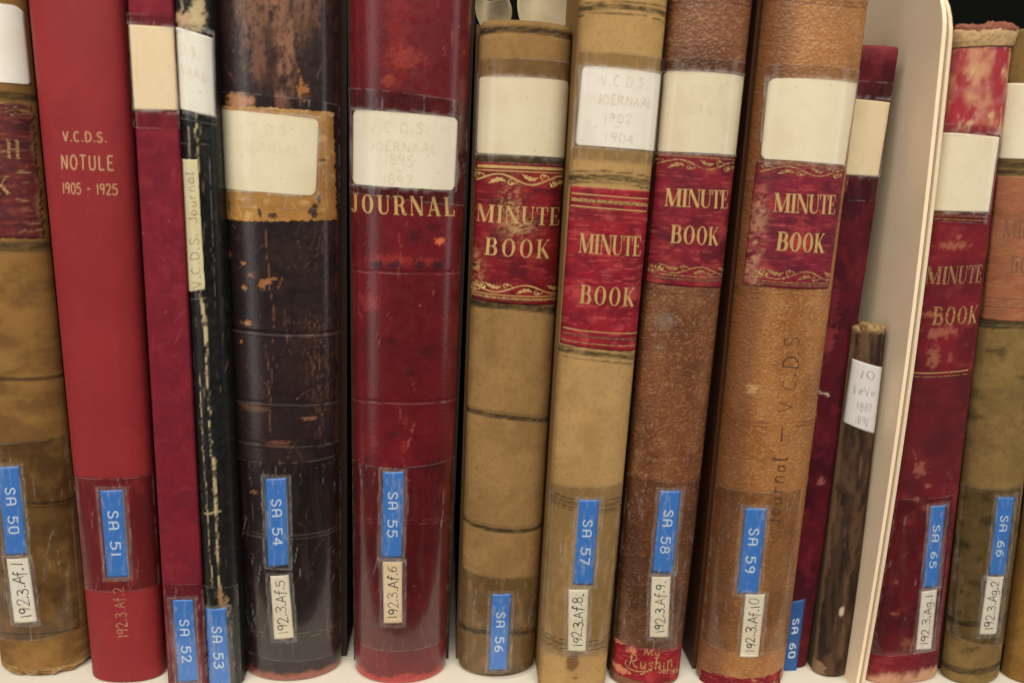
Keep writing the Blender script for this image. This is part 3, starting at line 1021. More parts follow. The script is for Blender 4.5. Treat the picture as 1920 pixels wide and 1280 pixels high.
# ------------------------------------------------------------------ ledger at the far left (cropped by the frame)
b = Book('ledger_book', 'brown ledger with ragged maroon title piece at the left end, blue tape SA 50',
         [(-165, 0), (-3, 1200)], [(50, 0), (167, 1200)], (86, 1272), .30)


def pt(p):
    p.fill((.25, .132, .042)); p.mott((.15, .076, .026), 14, 10, .35, .7, .9); p.mott((.26, .15, .045), 5, 4, .5, .75, .5)
    p.band([(0, 178), (60, 184)], 1.6, (.05, .036, .02), .9, worn=.4)
    p.band([(0, 462), (85, 462)], 2.2, (.045, .033, .02), .85, worn=.4)
    p.band([(5, 710), (105, 706)], .9, (.05, .03, .014), .8)
    p.band([(50, 942), (130, 935)], .45, INKB, .8); p.band([(50, 950), (130, 943)], .3, INKB, .6)
    p.band([(40, 1188), (110, 1184), (160, 1170)], .5, (.05, .03, .012), .7)
    p.mott((.40, .28, .13), 2.2, .5, .5, .68, .0)
    p.mix((.40, .27, .12), .9 * sstep(9, 2, p.V + 6 * (p.ns(4, 2) - .5)) * sstep(.4, .55, p.ns(3, .6)))
    p.scratches(14, (.33, .2, .08), 2, 8, .2, .4, .3)


spine(b, M_SUEDE, pt, ragged_bottom=.005, seed=50); block(b)
patch(b, 'paper_label', [(-132, 5), (46, 14), (63, 160), (-112, 152)], M_PAPER, O_PAPER, paper_paint(np.array([.80, .79, .73])), r=(1, 3.2, 1, 1), seed=5)
pn = patch(b, 'title_label', [(-125, 187), (70, 197), (86, 446), (-104, 440)], M_MOROCCO, O_PANEL,
           morocco((.12, .020, .022), (.05, .012, .016), (.30, .07, .05), np.array([.36, .21, .10]), wa=.9), rag=.8, seed=6, ragsc=1.1)
text(b, 'gold_lettering', 'H', [(11, 262), (38, 263), (39, 298), (12, 298)], SERB, M_GOLDW, O_GOLD, pn)
text(b, 'gold_lettering', 'K', [(-12, 330), (17, 330), (20, 364), (-10, 364)], SERB, M_GOLDW, O_GOLD, pn)
ornament(b, [(-118, 196), (66, 205), (68, 222), (-116, 214)], M_GOLDX, O_GOLD, pn)
film(b, [(-60, 815), (124, 812), (152, 1172), (-40, 1180)], M_TAPED, .56)
number_tape(b, [(-5, 875), (36, 873), (51, 1037), (12, 1039)], 'SA 50')
shelfmark(b, [(13, 1047), (53, 1045), (70, 1164), (28, 1166)], '192.3.Af.1', np.array([.78, .76, .68]))

# ------------------------------------------------------------------ red cloth volume
b = Book('minutes_book', 'smooth plain red cloth book with gold lettering NOTULE, tape SA 51',
         [(54, 0), (168, 1200)], [(238, 0), (308, 1200)], (246, 1282), .24, n=2.3)


def pt(p):
    p.fill((.255, .022, .026)); p.mott((.21, .016, .021), 22, 30, .35, .7, .6); p.mott((.29, .032, .034), 9, 18, .5, .8, .35)
    p.blob(165, 60, 40, 50, (.20, .02, .028), .4, .5, .6); p.specks(14, (.35, .09, .08), .12, .25, .5); p.scratches(16, (.32, .07, .065), 1.5, 7, .2, .3, .3); p.mott((.20, .015, .02), .8, 1.6, .5, .75, .35); p.edges((.19, .02, .022), .95, .5)


spine(b, M_CLOTH, pt, seed=51); block(b, surf('red_cloth_board', .6, .3, .08, 3, color=(.22, .02, .028)))
text(b, 'gold_lettering', 'V.C.D.S.', [(118, 247), (200, 249), (201, 267), (119, 265)], STROKE, M_FOIL, .08, b.e, gap=.2, w=.16, squeeze=.85)
text(b, 'gold_lettering', 'NOTULE', [(115, 291), (212, 293), (213, 319), (116, 317)], STROKE, M_FOIL, .08, b.e, gap=.26, w=.14, squeeze=.85)
text(b, 'gold_lettering', '1905 - 1925', [(117, 343), (220, 346), (221, 365), (118, 363)], STROKE, M_FOIL, .08, b.e, gap=.16, w=.15, squeeze=.9)
text(b, 'gold_lettering', '192.3.Af.2', [(212, 1102), (231, 1100), (241, 1193), (221, 1195)], STROKE, M_FOILW, .08, b.e, gap=.16, w=.14, turn='ccw')
film(b, [(138, 886), (289, 884), (306, 1092), (158, 1096)], M_TAPED, .56)
number_tape(b, [(188, 919), (230, 917), (242, 1079), (202, 1081)], 'SA 51')

# ------------------------------------------------------------------ thin crimson volume
b = Book('thin_ledger', 'thin crimson cloth book with flat spine and yellowed label, tape SA 52',
         [(240, 0), (311, 1200)], [(326, 0), (386, 1200)], (348, 1294), .13, n=5)


def pt(p):
    p.fill((.18, .012, .024)); p.mott((.13, .010, .020), 8, 7, .4, .7, .8); p.mott((.23, .024, .036), 5, 4, .52, .78, .5)
    p.mott((.12, .009, .019), 1.5, 6, .5, .7, .4); p.scratches(22, (.33, .07, .08), 1.5, 6, .2, .5, .1); p.specks(7, (.4, .12, .08), .2, .5, .7)
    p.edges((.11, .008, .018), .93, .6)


spine(b, M_CLOTH_ROUGH, pt, seed=52); block(b)
patch(b, 'paper_label', [(242, 47), (325, 53), (333, 208), (248, 206)], M_PLAINPAPER, O_PAPER, paper_paint(YELLOWED, 1, 5), seed=8)
film(b, [(241, 26), (324, 31), (336, 243), (250, 241)], M_TAPEL, .8)
film(b, [(309, 1092), (381, 1090), (391, 1276), (320, 1278)], M_TAPE, .74)
number_tape(b, [(324, 1124), (362, 1123), (372, 1274), (335, 1277)], 'SA 52')

# ------------------------------------------------------------------ thin black volume
b = Book('thin_ledger', 'thin black book with a cracked pale line down its spine, tape SA 53',
         [(327, 0), (387, 1200)], [(402, 0), (456, 1200)], (420, 1292), .42, n=2.2)


def pt(p):
    p.fill((.008, .008, .008)); p.mott((.014, .013, .012), 4, 10, .5, .75, .6)
    cr = (.50, .40, .23)
    main = [(363, 30), (367, 120), (368, 240), (371, 300), (375, 545), (382, 600), (386, 640), (388, 700), (392, 760), (396, 850), (401, 880), (405, 960), (408, 1040), (411, 1100), (418, 1145)]
    p.line(main, .46, cr, .9, .7); p.mix((.012, .012, .012), .9 * sstep(.50, .62, p.ns(1.2, 3.2, 4)))
    p.line([(380, 570), (387, 640), (386, 600)], .8, cr, .9, .7)
    p.line([(402, 860), (404, 940), (409, 1060)], .7, cr, .6, 1.0)
    p.line([(374, 700), (380, 830), (387, 930), (393, 1040), (398, 1100)], .3, cr, .7, .7); p.mix((.012, .012, .012), .8 * sstep(.54, .62, p.ns(3, 4, 4)) * sstep(2, -2, p.V - p.bk.um(385, 600)[1]))
    p.line([(352, 240), (356, 290)], .3, cr, .6, .8)
    p.line([(384, 962), (412, 958)], .55, cr, .8, .6)
    p.blob(345, 38, 22, 11, (.50, .34, .19), .9, .9); p.blob(368, 30, 12, 24, cr, .9, 1.0); p.line([(340, 0), (343, 20)], .3, cr, .8)
    p.blob(413, 1115, 5, 22, (.50, .30, .15), .9, .5); p.blob(421, 1140, 7, 22, (.46, .30, .15), .8, .9)
    p.scratches(26, (.30, .24, .13), 1, 5, .15, .5, .9)
    p.mott((.07, .06, .05), 1.2, 8, .70, .82, .4)


spine(b, M_BLACK, pt, seed=53); block(b, surf('black_board', .5, .4, .2, 1.0, color=(.012, .012, .012)))
lb = patch(b, 'paper_label', [(328, 52), (399, 73), (403, 220), (334, 205)], M_PAPER, O_PAPER, paper_paint(np.array([.76, .75, .68]), 1, 8), seed=9)
text(b, 'handwriting', 'D.S.', [(340, 84), (374, 92), (374, 110), (340, 102)], STROKE, M_PENCIL, O_PENCIL, lb, gap=.3, w=.1, jit=.08)
text(b, 'handwriting', 'NAAL', [(338, 120), (388, 134), (388, 152), (338, 138)], STROKE, M_PENCIL, O_PENCIL, lb, gap=.22, w=.1, jit=.08)
film(b, [(330, 38), (399, 58), (404, 236), (336, 222)], M_TAPEL, .8)
st_ = patch(b, 'spine_strip_label', [(341, 298), (371, 299), (385, 543), (354, 546)], M_PLAINPAPER, O_PAPER, paper_paint(np.array([.68, .62, .40]), 2, 6), seed=10, rag=.35)
text(b, 'handwriting', 'V.C.D.S. Journal', [(349, 322), (364, 322), (378, 538), (362, 540)], STROKE, M_PENCILG, O_PENCIL, st_, gap=.22, w=.09, jit=.06, turn='ccw')
film(b, [(338, 268), (392, 270), (404, 556), (352, 560)], M_TAPE, .74)
film(b, [(384, 1094), (444, 1092), (452, 1285), (392, 1287)], M_TAPE, .74)
number_tape(b, [(386, 1138), (424, 1137), (432, 1286), (394, 1286)], 'SA 53')

# ------------------------------------------------------------------ thick dark brown ledger
b = Book('thick_ledger', 'thick dark brown scuffed ledger with torn kraft paper round its label, tape SA 54',
         [(404, 0), (458, 1200)], [(637, 0), (640, 1200)], (550, 1279), .30, gap=(.4, 3.0))
ORG = np.array([.52, .22, .07])


def pt(p):
    p.fill((.021, .0118, .0125)); p.mott((.012, .0075, .009), 16, 20, .4, .7, .8); p.mott((.036, .017, .013), 10, 14, .5, .75, .5)
    rub = np.array([.24, .112, .066])
    for (x, y, rx, ry, a) in ((520, -70, 55, 110, .95), (470, 30, 28, 60, .6), (535, 90, 18, 75, .9), (528, 190, 12, 26, .7), (598, 0, 10, 50, .5), (565, 20, 16, 55, .5), (480, 110, 22, 40, .45)):
        u, v = p.bk.um(x, max(y, 2)); v += (2 - min(y, 2)) * .25
        g = np.exp(-(((p.U - u) / (rx * .25)) ** 2 + ((p.V - v) / (ry * .25)) ** 2))
        n1, n2 = p.ns(1.6, 12, 5), p.ns(.8, 2.2, 4)
        p.mix(rub * (.75 + .5 * p.ns(3, 20))[..., None], np.clip(g * 1.5, 0, 1) * a * sstep(.50, .74, .45 * n1 + .55 * n2 + .20 * g))
    for (x, y, rx, ry) in ((568, 172, 11, 15), (430, 476, 8, 7), (457, 493, 7, 3), (470, 515, 9, 5), (458, 539, 6, 6), (497, 528, 13, 6), (490, 535, 8, 8), (463, 605, 12, 5), (402, 36, 9, 9),
                           (452, 640, 3, 3), (475, 921, 8, 5), (512, 523, 8, 3)):
        p.blob(x, y, rx * .8, ry * .8, ORG * random.uniform(.45, .95), .95, 1.0, .25, sc=.7, D=-.2)
    p.blob(450, 188, 24, 11, (.55, .26, .13), .95, .6); p.blob(575, 180, 8, 6, (.03, .012, .01), .9)
    cr = (.17, .075, .042)
    p.line([(560, 130), (566, 165)], .3, ORG, .7); p.line([(498, 430), (505, 520), (514, 600), (513, 640)], .25, cr, .7, 1.0)
    p.line([(500, 640), (506, 760), (508, 830)], .25, cr, .6, 1.0); p.line([(522, 540), (530, 520)], .3, cr, .8, .3)
    for (x, y, rx, ry, a) in ((592, 650, 20, 40, .6), (597, 700, 18, 60, .6), (588, 610, 26, 25, .5), (600, 780, 12, 40, .5), (585, 470, 12, 40, .3), (600, 460, 14, 30, .35)):
        u, v = p.bk.um(x, y)
        g = np.exp(-(((p.U - u) / (rx * .25)) ** 2 + ((p.V - v) / (ry * .25)) ** 2))
        p.mix(cr, g * a * 1.2 * sstep(.54, .70, p.ns(.6, 2.4, 5)))
    p.blob(475, 765, 28, 6, (.15, .075, .035), .55, 1.0); p.blob(520, 832, 26, 6, (.2, .08, .045), .6, 1.1); p.blob(580, 784, 14, 3, (.28, .12, .06), .7, .8)
    p.scratches(110, (.15, .085, .065), 2, 12, .15, .55, .55); p.scratches(30, (.24, .12, .08), .8, 3, .16, .6, .1)
    p.specks(26, (.24, .16, .12), .14, .3, .7)
    for q, hw, D in (([(450, 618), (540, 626), (635, 619)], .5, -.5), ([(455, 750), (545, 756), (638, 748)], .4, -.2), ([(460, 826), (545, 834), (638, 822)], .4, -.15)):
        p.band(q, hw, (.012, .008, .008), .8, D=D)
        p.band([(x, y + 4) for x, y in q], .3, (.085, .06, .055), .6, D=.22)
    for y in (1000, 1006, 1183, 1190):
        p.band([(470, y - 3), (545, y + 4), (636, y - 18)], .22, (.13, .11, .10), .7, rag=.2, worn=.3, D=.2)
    p.mix((.30, .09, .06), .9 * sstep(6.5, 2.5, p.V + 5 * (p.ns(4, 3) - .5)))
    p.edges((.09, .035, .02), .93, .5)


spine(b, M_SMOOTH, pt, seed=54); block(b)


def kraft(p):
    p.fill((.37, .185, .048)); p.mott((.29, .135, .035), 10, 6, .4, .7, .7); p.mott((.58, .38, .16), 4, 3, .62, .76, .6)
    for x, y, rx, ry in ((430, 385, 3, 9), (487, 400, 4, 10), (510, 404, 10, 6), (588, 396, 11, 14), (606, 300, 9, 2), (628, 312, 3, 8), (598, 375, 3, 8)):
        p.blob(x, y, rx * .7, ry * .8, (.03, .02, .018), .95, 1.3)
    p.scratches(10, (.65, .47, .22), 1, 5, .3, .6, .2)
    p.mix((.62, .44, .20), .5 * sstep(.5, .7, p.ns(1.5, .8)) * sstep(.3, .2, np.minimum(np.abs(p.V - p.V.max()), np.abs(p.V - p.V.min())) / 8))


patch(b, 'kraft_paper', [(409, 199), (627, 211), (633, 413), (414, 412)], M_KRAFT, O_PANEL, kraft, rag=.9, seed=14, ragsc=1.2, step=.0005)
lb = patch(b, 'paper_label', [(407, 206), (598, 224), (592, 367), (412, 352)], M_PAPER, O_PAPER, paper_paint(CREAM, 2, 8), r=(1.2, 3.0, 3.0, 1.2), seed=11)
text(b, 'handwriting', 'V.C.D.S.', [(450, 228), (545, 236), (545, 256), (450, 248)], STROKE, M_PENCILF, O_PENCIL, lb, gap=.3, w=.09, jit=.08)
text(b, 'handwriting', 'JOERNAAL', [(446, 264), (562, 274), (562, 292), (446, 282)], STROKE, M_PENCILF, O_PENCIL, lb, gap=.22, w=.09, jit=.08)
film(b, [(405, 172), (642, 197), (642, 392), (414, 385)], M_TAPEL, .8)
film(b, [(444, 852), (644, 846), (644, 1212), (464, 1216)], M_TAPE, .74)
number_tape(b, [(498, 897), (537, 895), (541, 1058), (503, 1061)], 'SA 54')
shelfmark(b, [(507, 1079), (541, 1077), (551, 1194), (515, 1197)], '192.3.Af.5')

# ------------------------------------------------------------------ thick red journal
b = Book('thick_ledger', 'thick glossy dark red ledger lettered JOURNAL in gold, tape SA 55',
         [(655, 0), (666, 1200)], [(885, 0), (837, 1200)], (756, 1284), .30, gap=(2.0, 2.2))


def pt(p):
    p.fill((.125, .0075, .013)); p.mott((.085, .006, .009), 18, 26, .35, .7, .7); p.mott((.155, .010, .013), 9, 16, .5, .75, .4)
    p.mott((.055, .007, .010), 3, 5, .62, .78, .35)
    p.blob(745, 40, 18, 90, (.22, .015, .015), .5, 1.0, .5); p.blob(762, 108, 26, 16, (.30, .045, .035), .55, 1.1, .5, sc=1.)
    p.blob(728, 152, 10, 9, (.33, .06, .03), .5, .8); p.blob(825, 453, 8, 7, (.62, .14, .06), .95, .9, .2); p.blob(690, 565, 20, 14, (.26, .03, .025), .5, .9)
    p.blob(735, 487, 40, 9, (.30, .035, .03), .5, 1.2); p.blob(800, 489, 16, 6, (.28, .03, .03), .5, 1.2)
    for x in (707, 742, 788, 822):
        p.blob(x, 497, 10, 7, (.02, .012, .018), .8, .9)
    for x, y, r in ((800, 660, 16), (770, 700, 10), (735, 640, 9), (775, 445, 14), (812, 425, 12), (740, 815, 9), (812, 870, 12), (690, 860, 8)):
        p.blob(x, y, r, r * .7, (.035, .006, .010), .6, 1.0, .5)
    for x, y in ((700, 830), (760, 790), (722, 880), (838, 925), (757, 835), (825, 920)):
        p.blob(x, y, 6, 13, (.28, .035, .03), .4, 1.3)
    p.line([(748, 440), (752, 470), (748, 520)], .3, (.34, .06, .05), .5, 1.0); p.line([(765, 840), (774, 800), (778, 790)], .22, (.36, .10, .08), .6, .4)
    p.scratches(46, (.30, .07, .07), 2, 9, .16, .5, .7); p.scratches(30, (.36, .10, .09), .8, 2.6, .15, .5, .2); p.specks(30, (.42, .2, .17), .12, .24, .7)
    for q in ([(668, 506), (760, 510), (862, 508)], [(674, 749), (764, 754), (852, 746)]):
        p.band(q, .35, (.045, .004, .006), .6, D=-.4); p.band([(x, y + 3) for x, y in q], .22, (.24, .08, .08), .5, D=.25)
    for y in (969, 976):
        p.band([(676, y), (762, y + 6), (850, y - 8)], .2, (.28, .12, .12), .5, rag=.2, worn=.4, D=.15)
    p.mix((.42, .045, .035), .85 * sstep(7, 2.0, p.V + 8 * (p.ns(4, 3) - .5)))
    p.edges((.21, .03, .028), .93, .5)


spine(b, M_SMOOTH, pt, seed=55); block(b)
lb = patch(b, 'paper_label', [(663, 207), (858, 222), (852, 357), (662, 345)], M_PAPER, O_PAPER, paper_paint(np.array([.79, .75, .62]), 2, 5), r=(2.6, 2.6, 2.6, 2.6), seed=12)
text(b, 'handwriting', 'V.C.D.S.', [(693, 228), (803, 232), (803, 252), (693, 246)], STROKE, M_PENCIL, O_PENCIL, lb, gap=.3, w=.09, jit=.06)
text(b, 'handwriting', 'JOERNAAL', [(692, 264), (819, 270), (819, 288), (692, 281)], STROKE, M_PENCIL, O_PENCIL, lb, gap=.22, w=.09, jit=.06)
text(b, 'handwriting', '1895', [(722, 288), (774, 292), (774, 312), (722, 308)], STROKE, M_PENCIL, O_PENCIL, lb, gap=.22, w=.09, jit=.06)
text(b, 'handwriting', '-', [(738, 316), (757, 317), (757, 324), (738, 323)], STROKE, M_PENCIL, O_PENCIL, lb, w=.2)
text(b, 'handwriting', '1897', [(718, 325), (772, 329), (772, 348), (718, 344)], STROKE, M_PENCIL, O_PENCIL, lb, gap=.22, w=.09, jit=.06)
text(b, 'gold_lettering', 'JOURNAL', [(658, 362), (851, 370), (853, 405), (657, 396)], SERB, M_GOLD, .1, b.e, gap=.22)
film(b, [(652, 166), (884, 194), (868, 386), (656, 360)], M_TAPED, .56)
film(b, [(662, 858), (860, 852), (846, 1188), (664, 1192)], M_TAPE, .74)
number_tape(b, [(719, 884), (757, 883), (753, 1043), (716, 1043)], 'SA 55')
shelfmark(b, [(718, 1052), (754, 1052), (754, 1166), (720, 1167)], '192.3.Af.6', YELLOWED * 1.02)

# ------------------------------------------------------------------ short tan minute book with paper slips
b56 = b = Book('minute_book', 'short tan MINUTE BOOK with paper slips above its top, tape SA 56',
               [(898, 100), (861, 1200)], [(1070, 100), (1003, 1200)], (931, 1272), .30, gap=(2.0, 2.6), top=(985, 36))


def suede(c1=TAN, c2=TAN_D):
    def f(p):
        p.fill(c1); p.mott(c2, 16, 24, .42, .78, .5); p.mott(c1 * 1.2, 8, 8, .5, .75, .4); p.mott(c2, 1.2, 1.4, .52, .75, .4)
        p.specks(18, c2 * .5, .15, .4, .5)
        p.edges(c2 * .9, .9, .5)
    return f


def pt(p):
    suede()(p)
    for q, hw in (([(905, 60), (985, 56), (1070, 72)], 1.3), ([(880, 567), (960, 574), (1050, 582)], 1.7), ([(868, 766), (951, 782), (1033, 785)], 1.15), ([(862, 971), (934, 994), (1021, 982)], 1.1),
                  ([(860, 1170), (930, 1186), (1010, 1176)], 1.4)):
        p.band(q, hw, INKB, .92, worn=.35, rag=.5, D=-.25)
        p.band([(x, y - 8) for x, y in q], .35, INKB * 1.8, .5, worn=.5)
    p.band([(890, 296), (1060, 302)], 2.4, INKB, .8, worn=.3)
    p.band([(905, 42), (985, 40), (1070, 52)], 1.2, (.13, .085, .03), .4)
    p.mix((.13, .08, .03), .6 * sstep(10, 2, p.V + 4 * (p.ns(4, 3) - .5)))


spine(b, M_SUEDE, pt, seed=56, rnd=.003); block(b, surf('brown_board', .8, .2, .2, 1., color=(.10, .055, .02)))
patch(b, 'paper_label', [(899, 146), (1071, 155), (1064, 297), (893, 287)], M_PAPER, O_PAPER, paper_paint(CREAM, 3, 8), r=(1.5, 3, .8, 1.5), seed=13)


def wornred(x1, y1, x2, y2):
    def f(p):
        morocco()(p)
        for x, y, rx, ry in ((x1, y1, 14, 30), (x1 + 12, y1 + 40, 22, 16), (x2, y2, 10, 26)):
            u, v = p.bk.um(x, y)
            g = np.exp(-(((p.U - u) / (rx * .3)) ** 2 + ((p.V - v) / (ry * .3)) ** 2))
            p.mix((.36, .22, .10), g * 1.3 * sstep(.42, .62, p.ns(1.6, .7)))
    return f


pn = patch(b, 'title_label', [(887, 303), (1065, 309), (1051, 568), (877, 557)], M_MOROCCO, O_PANEL, wornred(958, 385, 893, 505), seed=15, rag=.10, ragsc=1.2)
rule(b, (896, 311), (1058, 318), 1.25, M_GOLD, O_GOLD, pn); rule(b, (892, 318), (1056, 325), .45, M_GOLD, O_GOLD, pn)
ornament(b, [(885, 321), (1059, 328), (1057, 352), (883, 343)], M_GOLD, O_GOLD, pn)
text(b, 'gold_lettering', 'MINUTE', [(896, 382), (1049, 389), (1047, 422), (894, 414)], SER, M_GOLD, O_GOLD, pn, gap=.10)
text(b, 'gold_lettering', 'BOOK', [(911, 445), (1031, 449), (1029, 484), (908, 477)], SER, M_GOLD, O_GOLD, pn, gap=.20)
ornament(b, [(882, 522), (1049, 530), (1047, 550), (881, 541)], M_GOLD, O_GOLD, pn, flip=True)
rule(b, (885, 544), (1045, 552), .45, M_GOLD, O_GOLD, pn); rule(b, (885, 549), (1045, 558), 1.2, M_GOLDW, O_GOLD, pn)
film(b, [(895, 112), (1076, 120), (1066, 312), (889, 304)], M_TAPE, .74)
film(b, [(862, 1060), (1016, 1066), (1010, 1250), (858, 1240)], M_TAPED, .56)
number_tape(b, [(923, 1113), (958, 1112), (950, 1253), (917, 1254)], 'SA 56')

# paper slips tucked into its page block
M_SLIP = surf('shaded_cream_paper_slip', .75, .2, .05, .05, .05, .05, color=(.36, .30, .20))  # cream darkened: the slips' shade is put into the colour


def slip(label, pts, y, curl):
    """pts: photo outline (bottom edge first); sheet curled, standing in the book at depth y"""
    nu, nv = 24, 18
    q = [hit_y(px, py, y) for px, py in pts]         # BL BR TR TL
    A, B = np.meshgrid(np.linspace(0, 1, nu), np.linspace(0, 1, nv))
    P = ((q[0] * (1 - A[..., None]) + q[1] * A[..., None]) * (1 - B[..., None]) + (q[3] * (1 - A[..., None]) + q[2] * A[..., None]) * B[..., None])
    P[..., 1] += curl * (np.sin(A * math.pi * 1.3 + .4) * .6 + .8 * B * np.sin(A * 5)) + .0015 * fbm(A * 4, B * 4, 3)
    P[..., 0] += .0025 * np.sin(B * 3.0) * (A - .5) * 2
    Q = P + np.array([0, .0004, 0])
    n = nu * nv
    f = grid_faces(nv, nu)
    i = np.arange(n).reshape(nv, nu)
    ring = np.concatenate([i[0, :-1], i[:-1, -1], i[-1, :0:-1], i[:0:-1, 0]])
    r2 = np.roll(ring, -1)
    faces = np.concatenate([f, f[:, ::-1] + n, np.stack([r2, ring, ring + n, r2 + n], -1)])
    base = (q[0] + q[1]) / 2
    V = np.concatenate([P.reshape(-1, 3), Q.reshape(-1, 3)]) - base
    uv = np.concatenate([np.stack([A, B], -1).reshape(-1, 2)] * 2) * 40
    o = mesh_np('paper_slip', V, faces, M_SLIP, None, uv)
    o.location = base
    tag(o, label, 'paper slip', 'paper slips tucked into the short tan book')


slip('narrow curled cream paper slip, on the left above the short tan book', [(908, 60), (946, 60), (950, 6), (897, -14)], .030, .006)
slip('wide folded cream paper slip, on the right above the short tan book', [(984, 62), (1062, 62), (1088, -30), (978, -30)], .036, .005)

# ------------------------------------------------------------------ light tan minute book, pulled forward
b = Book('minute_book', 'light tan book, pulled forward, gold lines on its red label, tape SA 57',
         [(1086, 0), (1013, 1200)], [(1251, 0), (1141, 1200)], (1072, 1302), .24, n=2.2)
LT, LTD = np.array([.39, .245, .10]), np.array([.27, .155, .058])


def pt(p):
    suede(LT, LTD)(p)
    for ys, hw in (((8, 4, 12), .25), ((17, 13, 25), 1.0), ((28, 25, 40), .25), ((322, 322, 334), .3), ((333, 333, 345), 1.2), ((342, 343, 355), .35), ((648, 655, 660), .3), ((656, 665, 668), 1.2), ((668, 677, 680), .3)):
        xo = 0 if ys[0] < 100 else (-18 if ys[0] < 500 else -36)
        p.band([(1096 + xo, ys[0]), (1165 + xo, ys[1]), (1240 + xo, ys[2])], hw, INKB, .85, worn=.5, rag=.4)
    for ys in ((932, 947, 938), (1192, 1210, 1200)):
        for dy, hw, a in ((-8, .25, .9), (0, 1.0, .45), (8, .3, .9), (13, .2, .6)):
            p.band([(1042 if ys[0] < 1000 else 1022, ys[0] + dy), (1100 if ys[0] < 1000 else 1078, ys[1] + dy), (1162 if ys[0] < 1000 else 1136, ys[2] + dy)], hw, INKB, a, worn=.3)
    p.blob(1074, 1240, 13, 24, (.10, .05, .018), .75, .3, .15); p.blob(1078, 1270, 5, 4, (.05, .03, .015), .7)


spine(b, M_SUEDE, pt, seed=57); block(b, surf('tan_board', .85, .15, .2, 1.2, color=(.24, .14, .05)))
lb = patch(b, 'paper_label', [(1092, 125), (1240, 141), (1230, 284), (1079, 272)], M_PAPER, O_PAPER, paper_paint(np.array([.82, .80, .74]), 3, 4), r=(2.4, .6, .6, 1.6), seed=16)
M_SEPIA = gold('faded_sepia_pencil', .62, (.62, .46, .31), (.78, .74, .66), 0.0)
text(b, 'handwriting', 'V.C.D.S.', [(1127, 142), (1214, 148), (1213, 168), (1126, 160)], STROKE, M_SEPIA, O_PENCIL, lb, gap=.3, w=.085, jit=.06)
text(b, 'handwriting', 'JOERNAAL', [(1118, 177), (1224, 186), (1222, 204), (1117, 195)], STROKE, M_SEPIA, O_PENCIL, lb, gap=.2, w=.085, jit=.06)
text(b, 'handwriting', '1902', [(1133, 212), (1184, 216), (1183, 232), (1132, 228)], STROKE, M_SEPIA, O_PENCIL, lb, gap=.25, w=.085, jit=.06)
text(b, 'handwriting', '-', [(1148, 235), (1164, 236), (1164, 242), (1148, 241)], STROKE, M_SEPIA, O_PENCIL, lb, w=.2)
text(b, 'handwriting', '1904', [(1134, 248), (1188, 253), (1187, 269), (1133, 264)], STROKE, M_SEPIA, O_PENCIL, lb, gap=.25, w=.085, jit=.06)
pn = patch(b, 'title_label', [(1070, 348), (1219, 359), (1193, 655), (1050, 641)], M_MOROCCO, O_PANEL, morocco((.28, .012, .024), (.15, .007, .016), (.48, .08, .075), seed=4), seed=17, rag=.10, ragsc=1.2)
rule(b, (1072, 362), (1214, 373), .5, M_GOLD, O_GOLD, pn); rule(b, (1071, 373), (1213, 384), 1.5, M_GOLDW, O_GOLD, pn); rule(b, (1070, 385), (1212, 396), .55, M_GOLD, O_GOLD, pn)
rule(b, (1056, 613), (1194, 622), .5, M_GOLD, O_GOLD, pn); rule(b, (1055, 622), (1193, 633), 1.0, M_GOLDX, O_GOLD, pn); rule(b, (1054, 635), (1192, 645), .5, M_GOLDW, O_GOLD, pn)
text(b, 'gold_lettering', 'MINUTE', [(1088, 437), (1202, 443), (1200, 480), (1085, 473)], SER, M_GOLD, O_GOLD, pn, gap=.02, squeeze=.9)
text(b, 'gold_lettering', 'BOOK', [(1089, 533), (1190, 539), (1187, 574), (1086, 568)], SER, M_GOLD, O_GOLD, pn, gap=.14, squeeze=.9)
film(b, [(1085, 98), (1247, 112), (1227, 308), (1073, 298)], M_TAPE, .74)
film(b, [(1034, 902), (1166, 902), (1140, 1216), (1014, 1212)], M_TAPE, .74)
number_tape(b, [(1086, 936), (1123, 936), (1111, 1095), (1074, 1093)], 'SA 57')
shelfmark(b, [(1066, 1104), (1103, 1104), (1098, 1220), (1065, 1219)], '192.3.Af.8.')

# ------------------------------------------------------------------ brown pebbled minute book
b = Book('minute_book', 'brown pebbled leather book with red gold-script label at its foot, tape SA 58',
         [(1252, 0), (1148, 1200)], [(1410, 0), (1279, 1200)], (1212, 1293), .31, gap=(.5, 3.0))


def pt(p):
    p.fill((.168, .060, .024)); p.mott((.094, .033, .014), 14, 22, .4, .7, .8); p.mott((.23, .098, .04), 10, 14, .5, .75, .5)
    p.mott((.36, .19, .09), .9, .6, .58, .72, .55); p.mott((.07, .025, .012), 1.0, .8, .62, .74, .4)
    for y in (3, 12):
        p.band([(1258, y - 4), (1340, y - 6), (1414, y + 4)], .3, (.07, .022, .010), .8, D=-.2)
    p.band([(1190, 757), (1260, 765), (1345, 764)], .25, (.08, .028, .012), .5, D=-.15)
    for y in (535, 545, 553):
        p.band([(1215, y - 2), (1290, y), (1364, y + 6)], .22, (.08, .03, .014), .6, D=-.15)
    p.blob(1248, 600, 16, 14, (.22, .19, .15), .4, 1.4, .5, sc=1.2); p.blob(1240, 650, 9, 7, (.22, .18, .14), .3, 1.4, .5, sc=1.)
    p.edges((.07, .025, .012), .88, .6)
    p.scratches(25, (.34, .18, .08), 1, 5, .16, .4, .4)


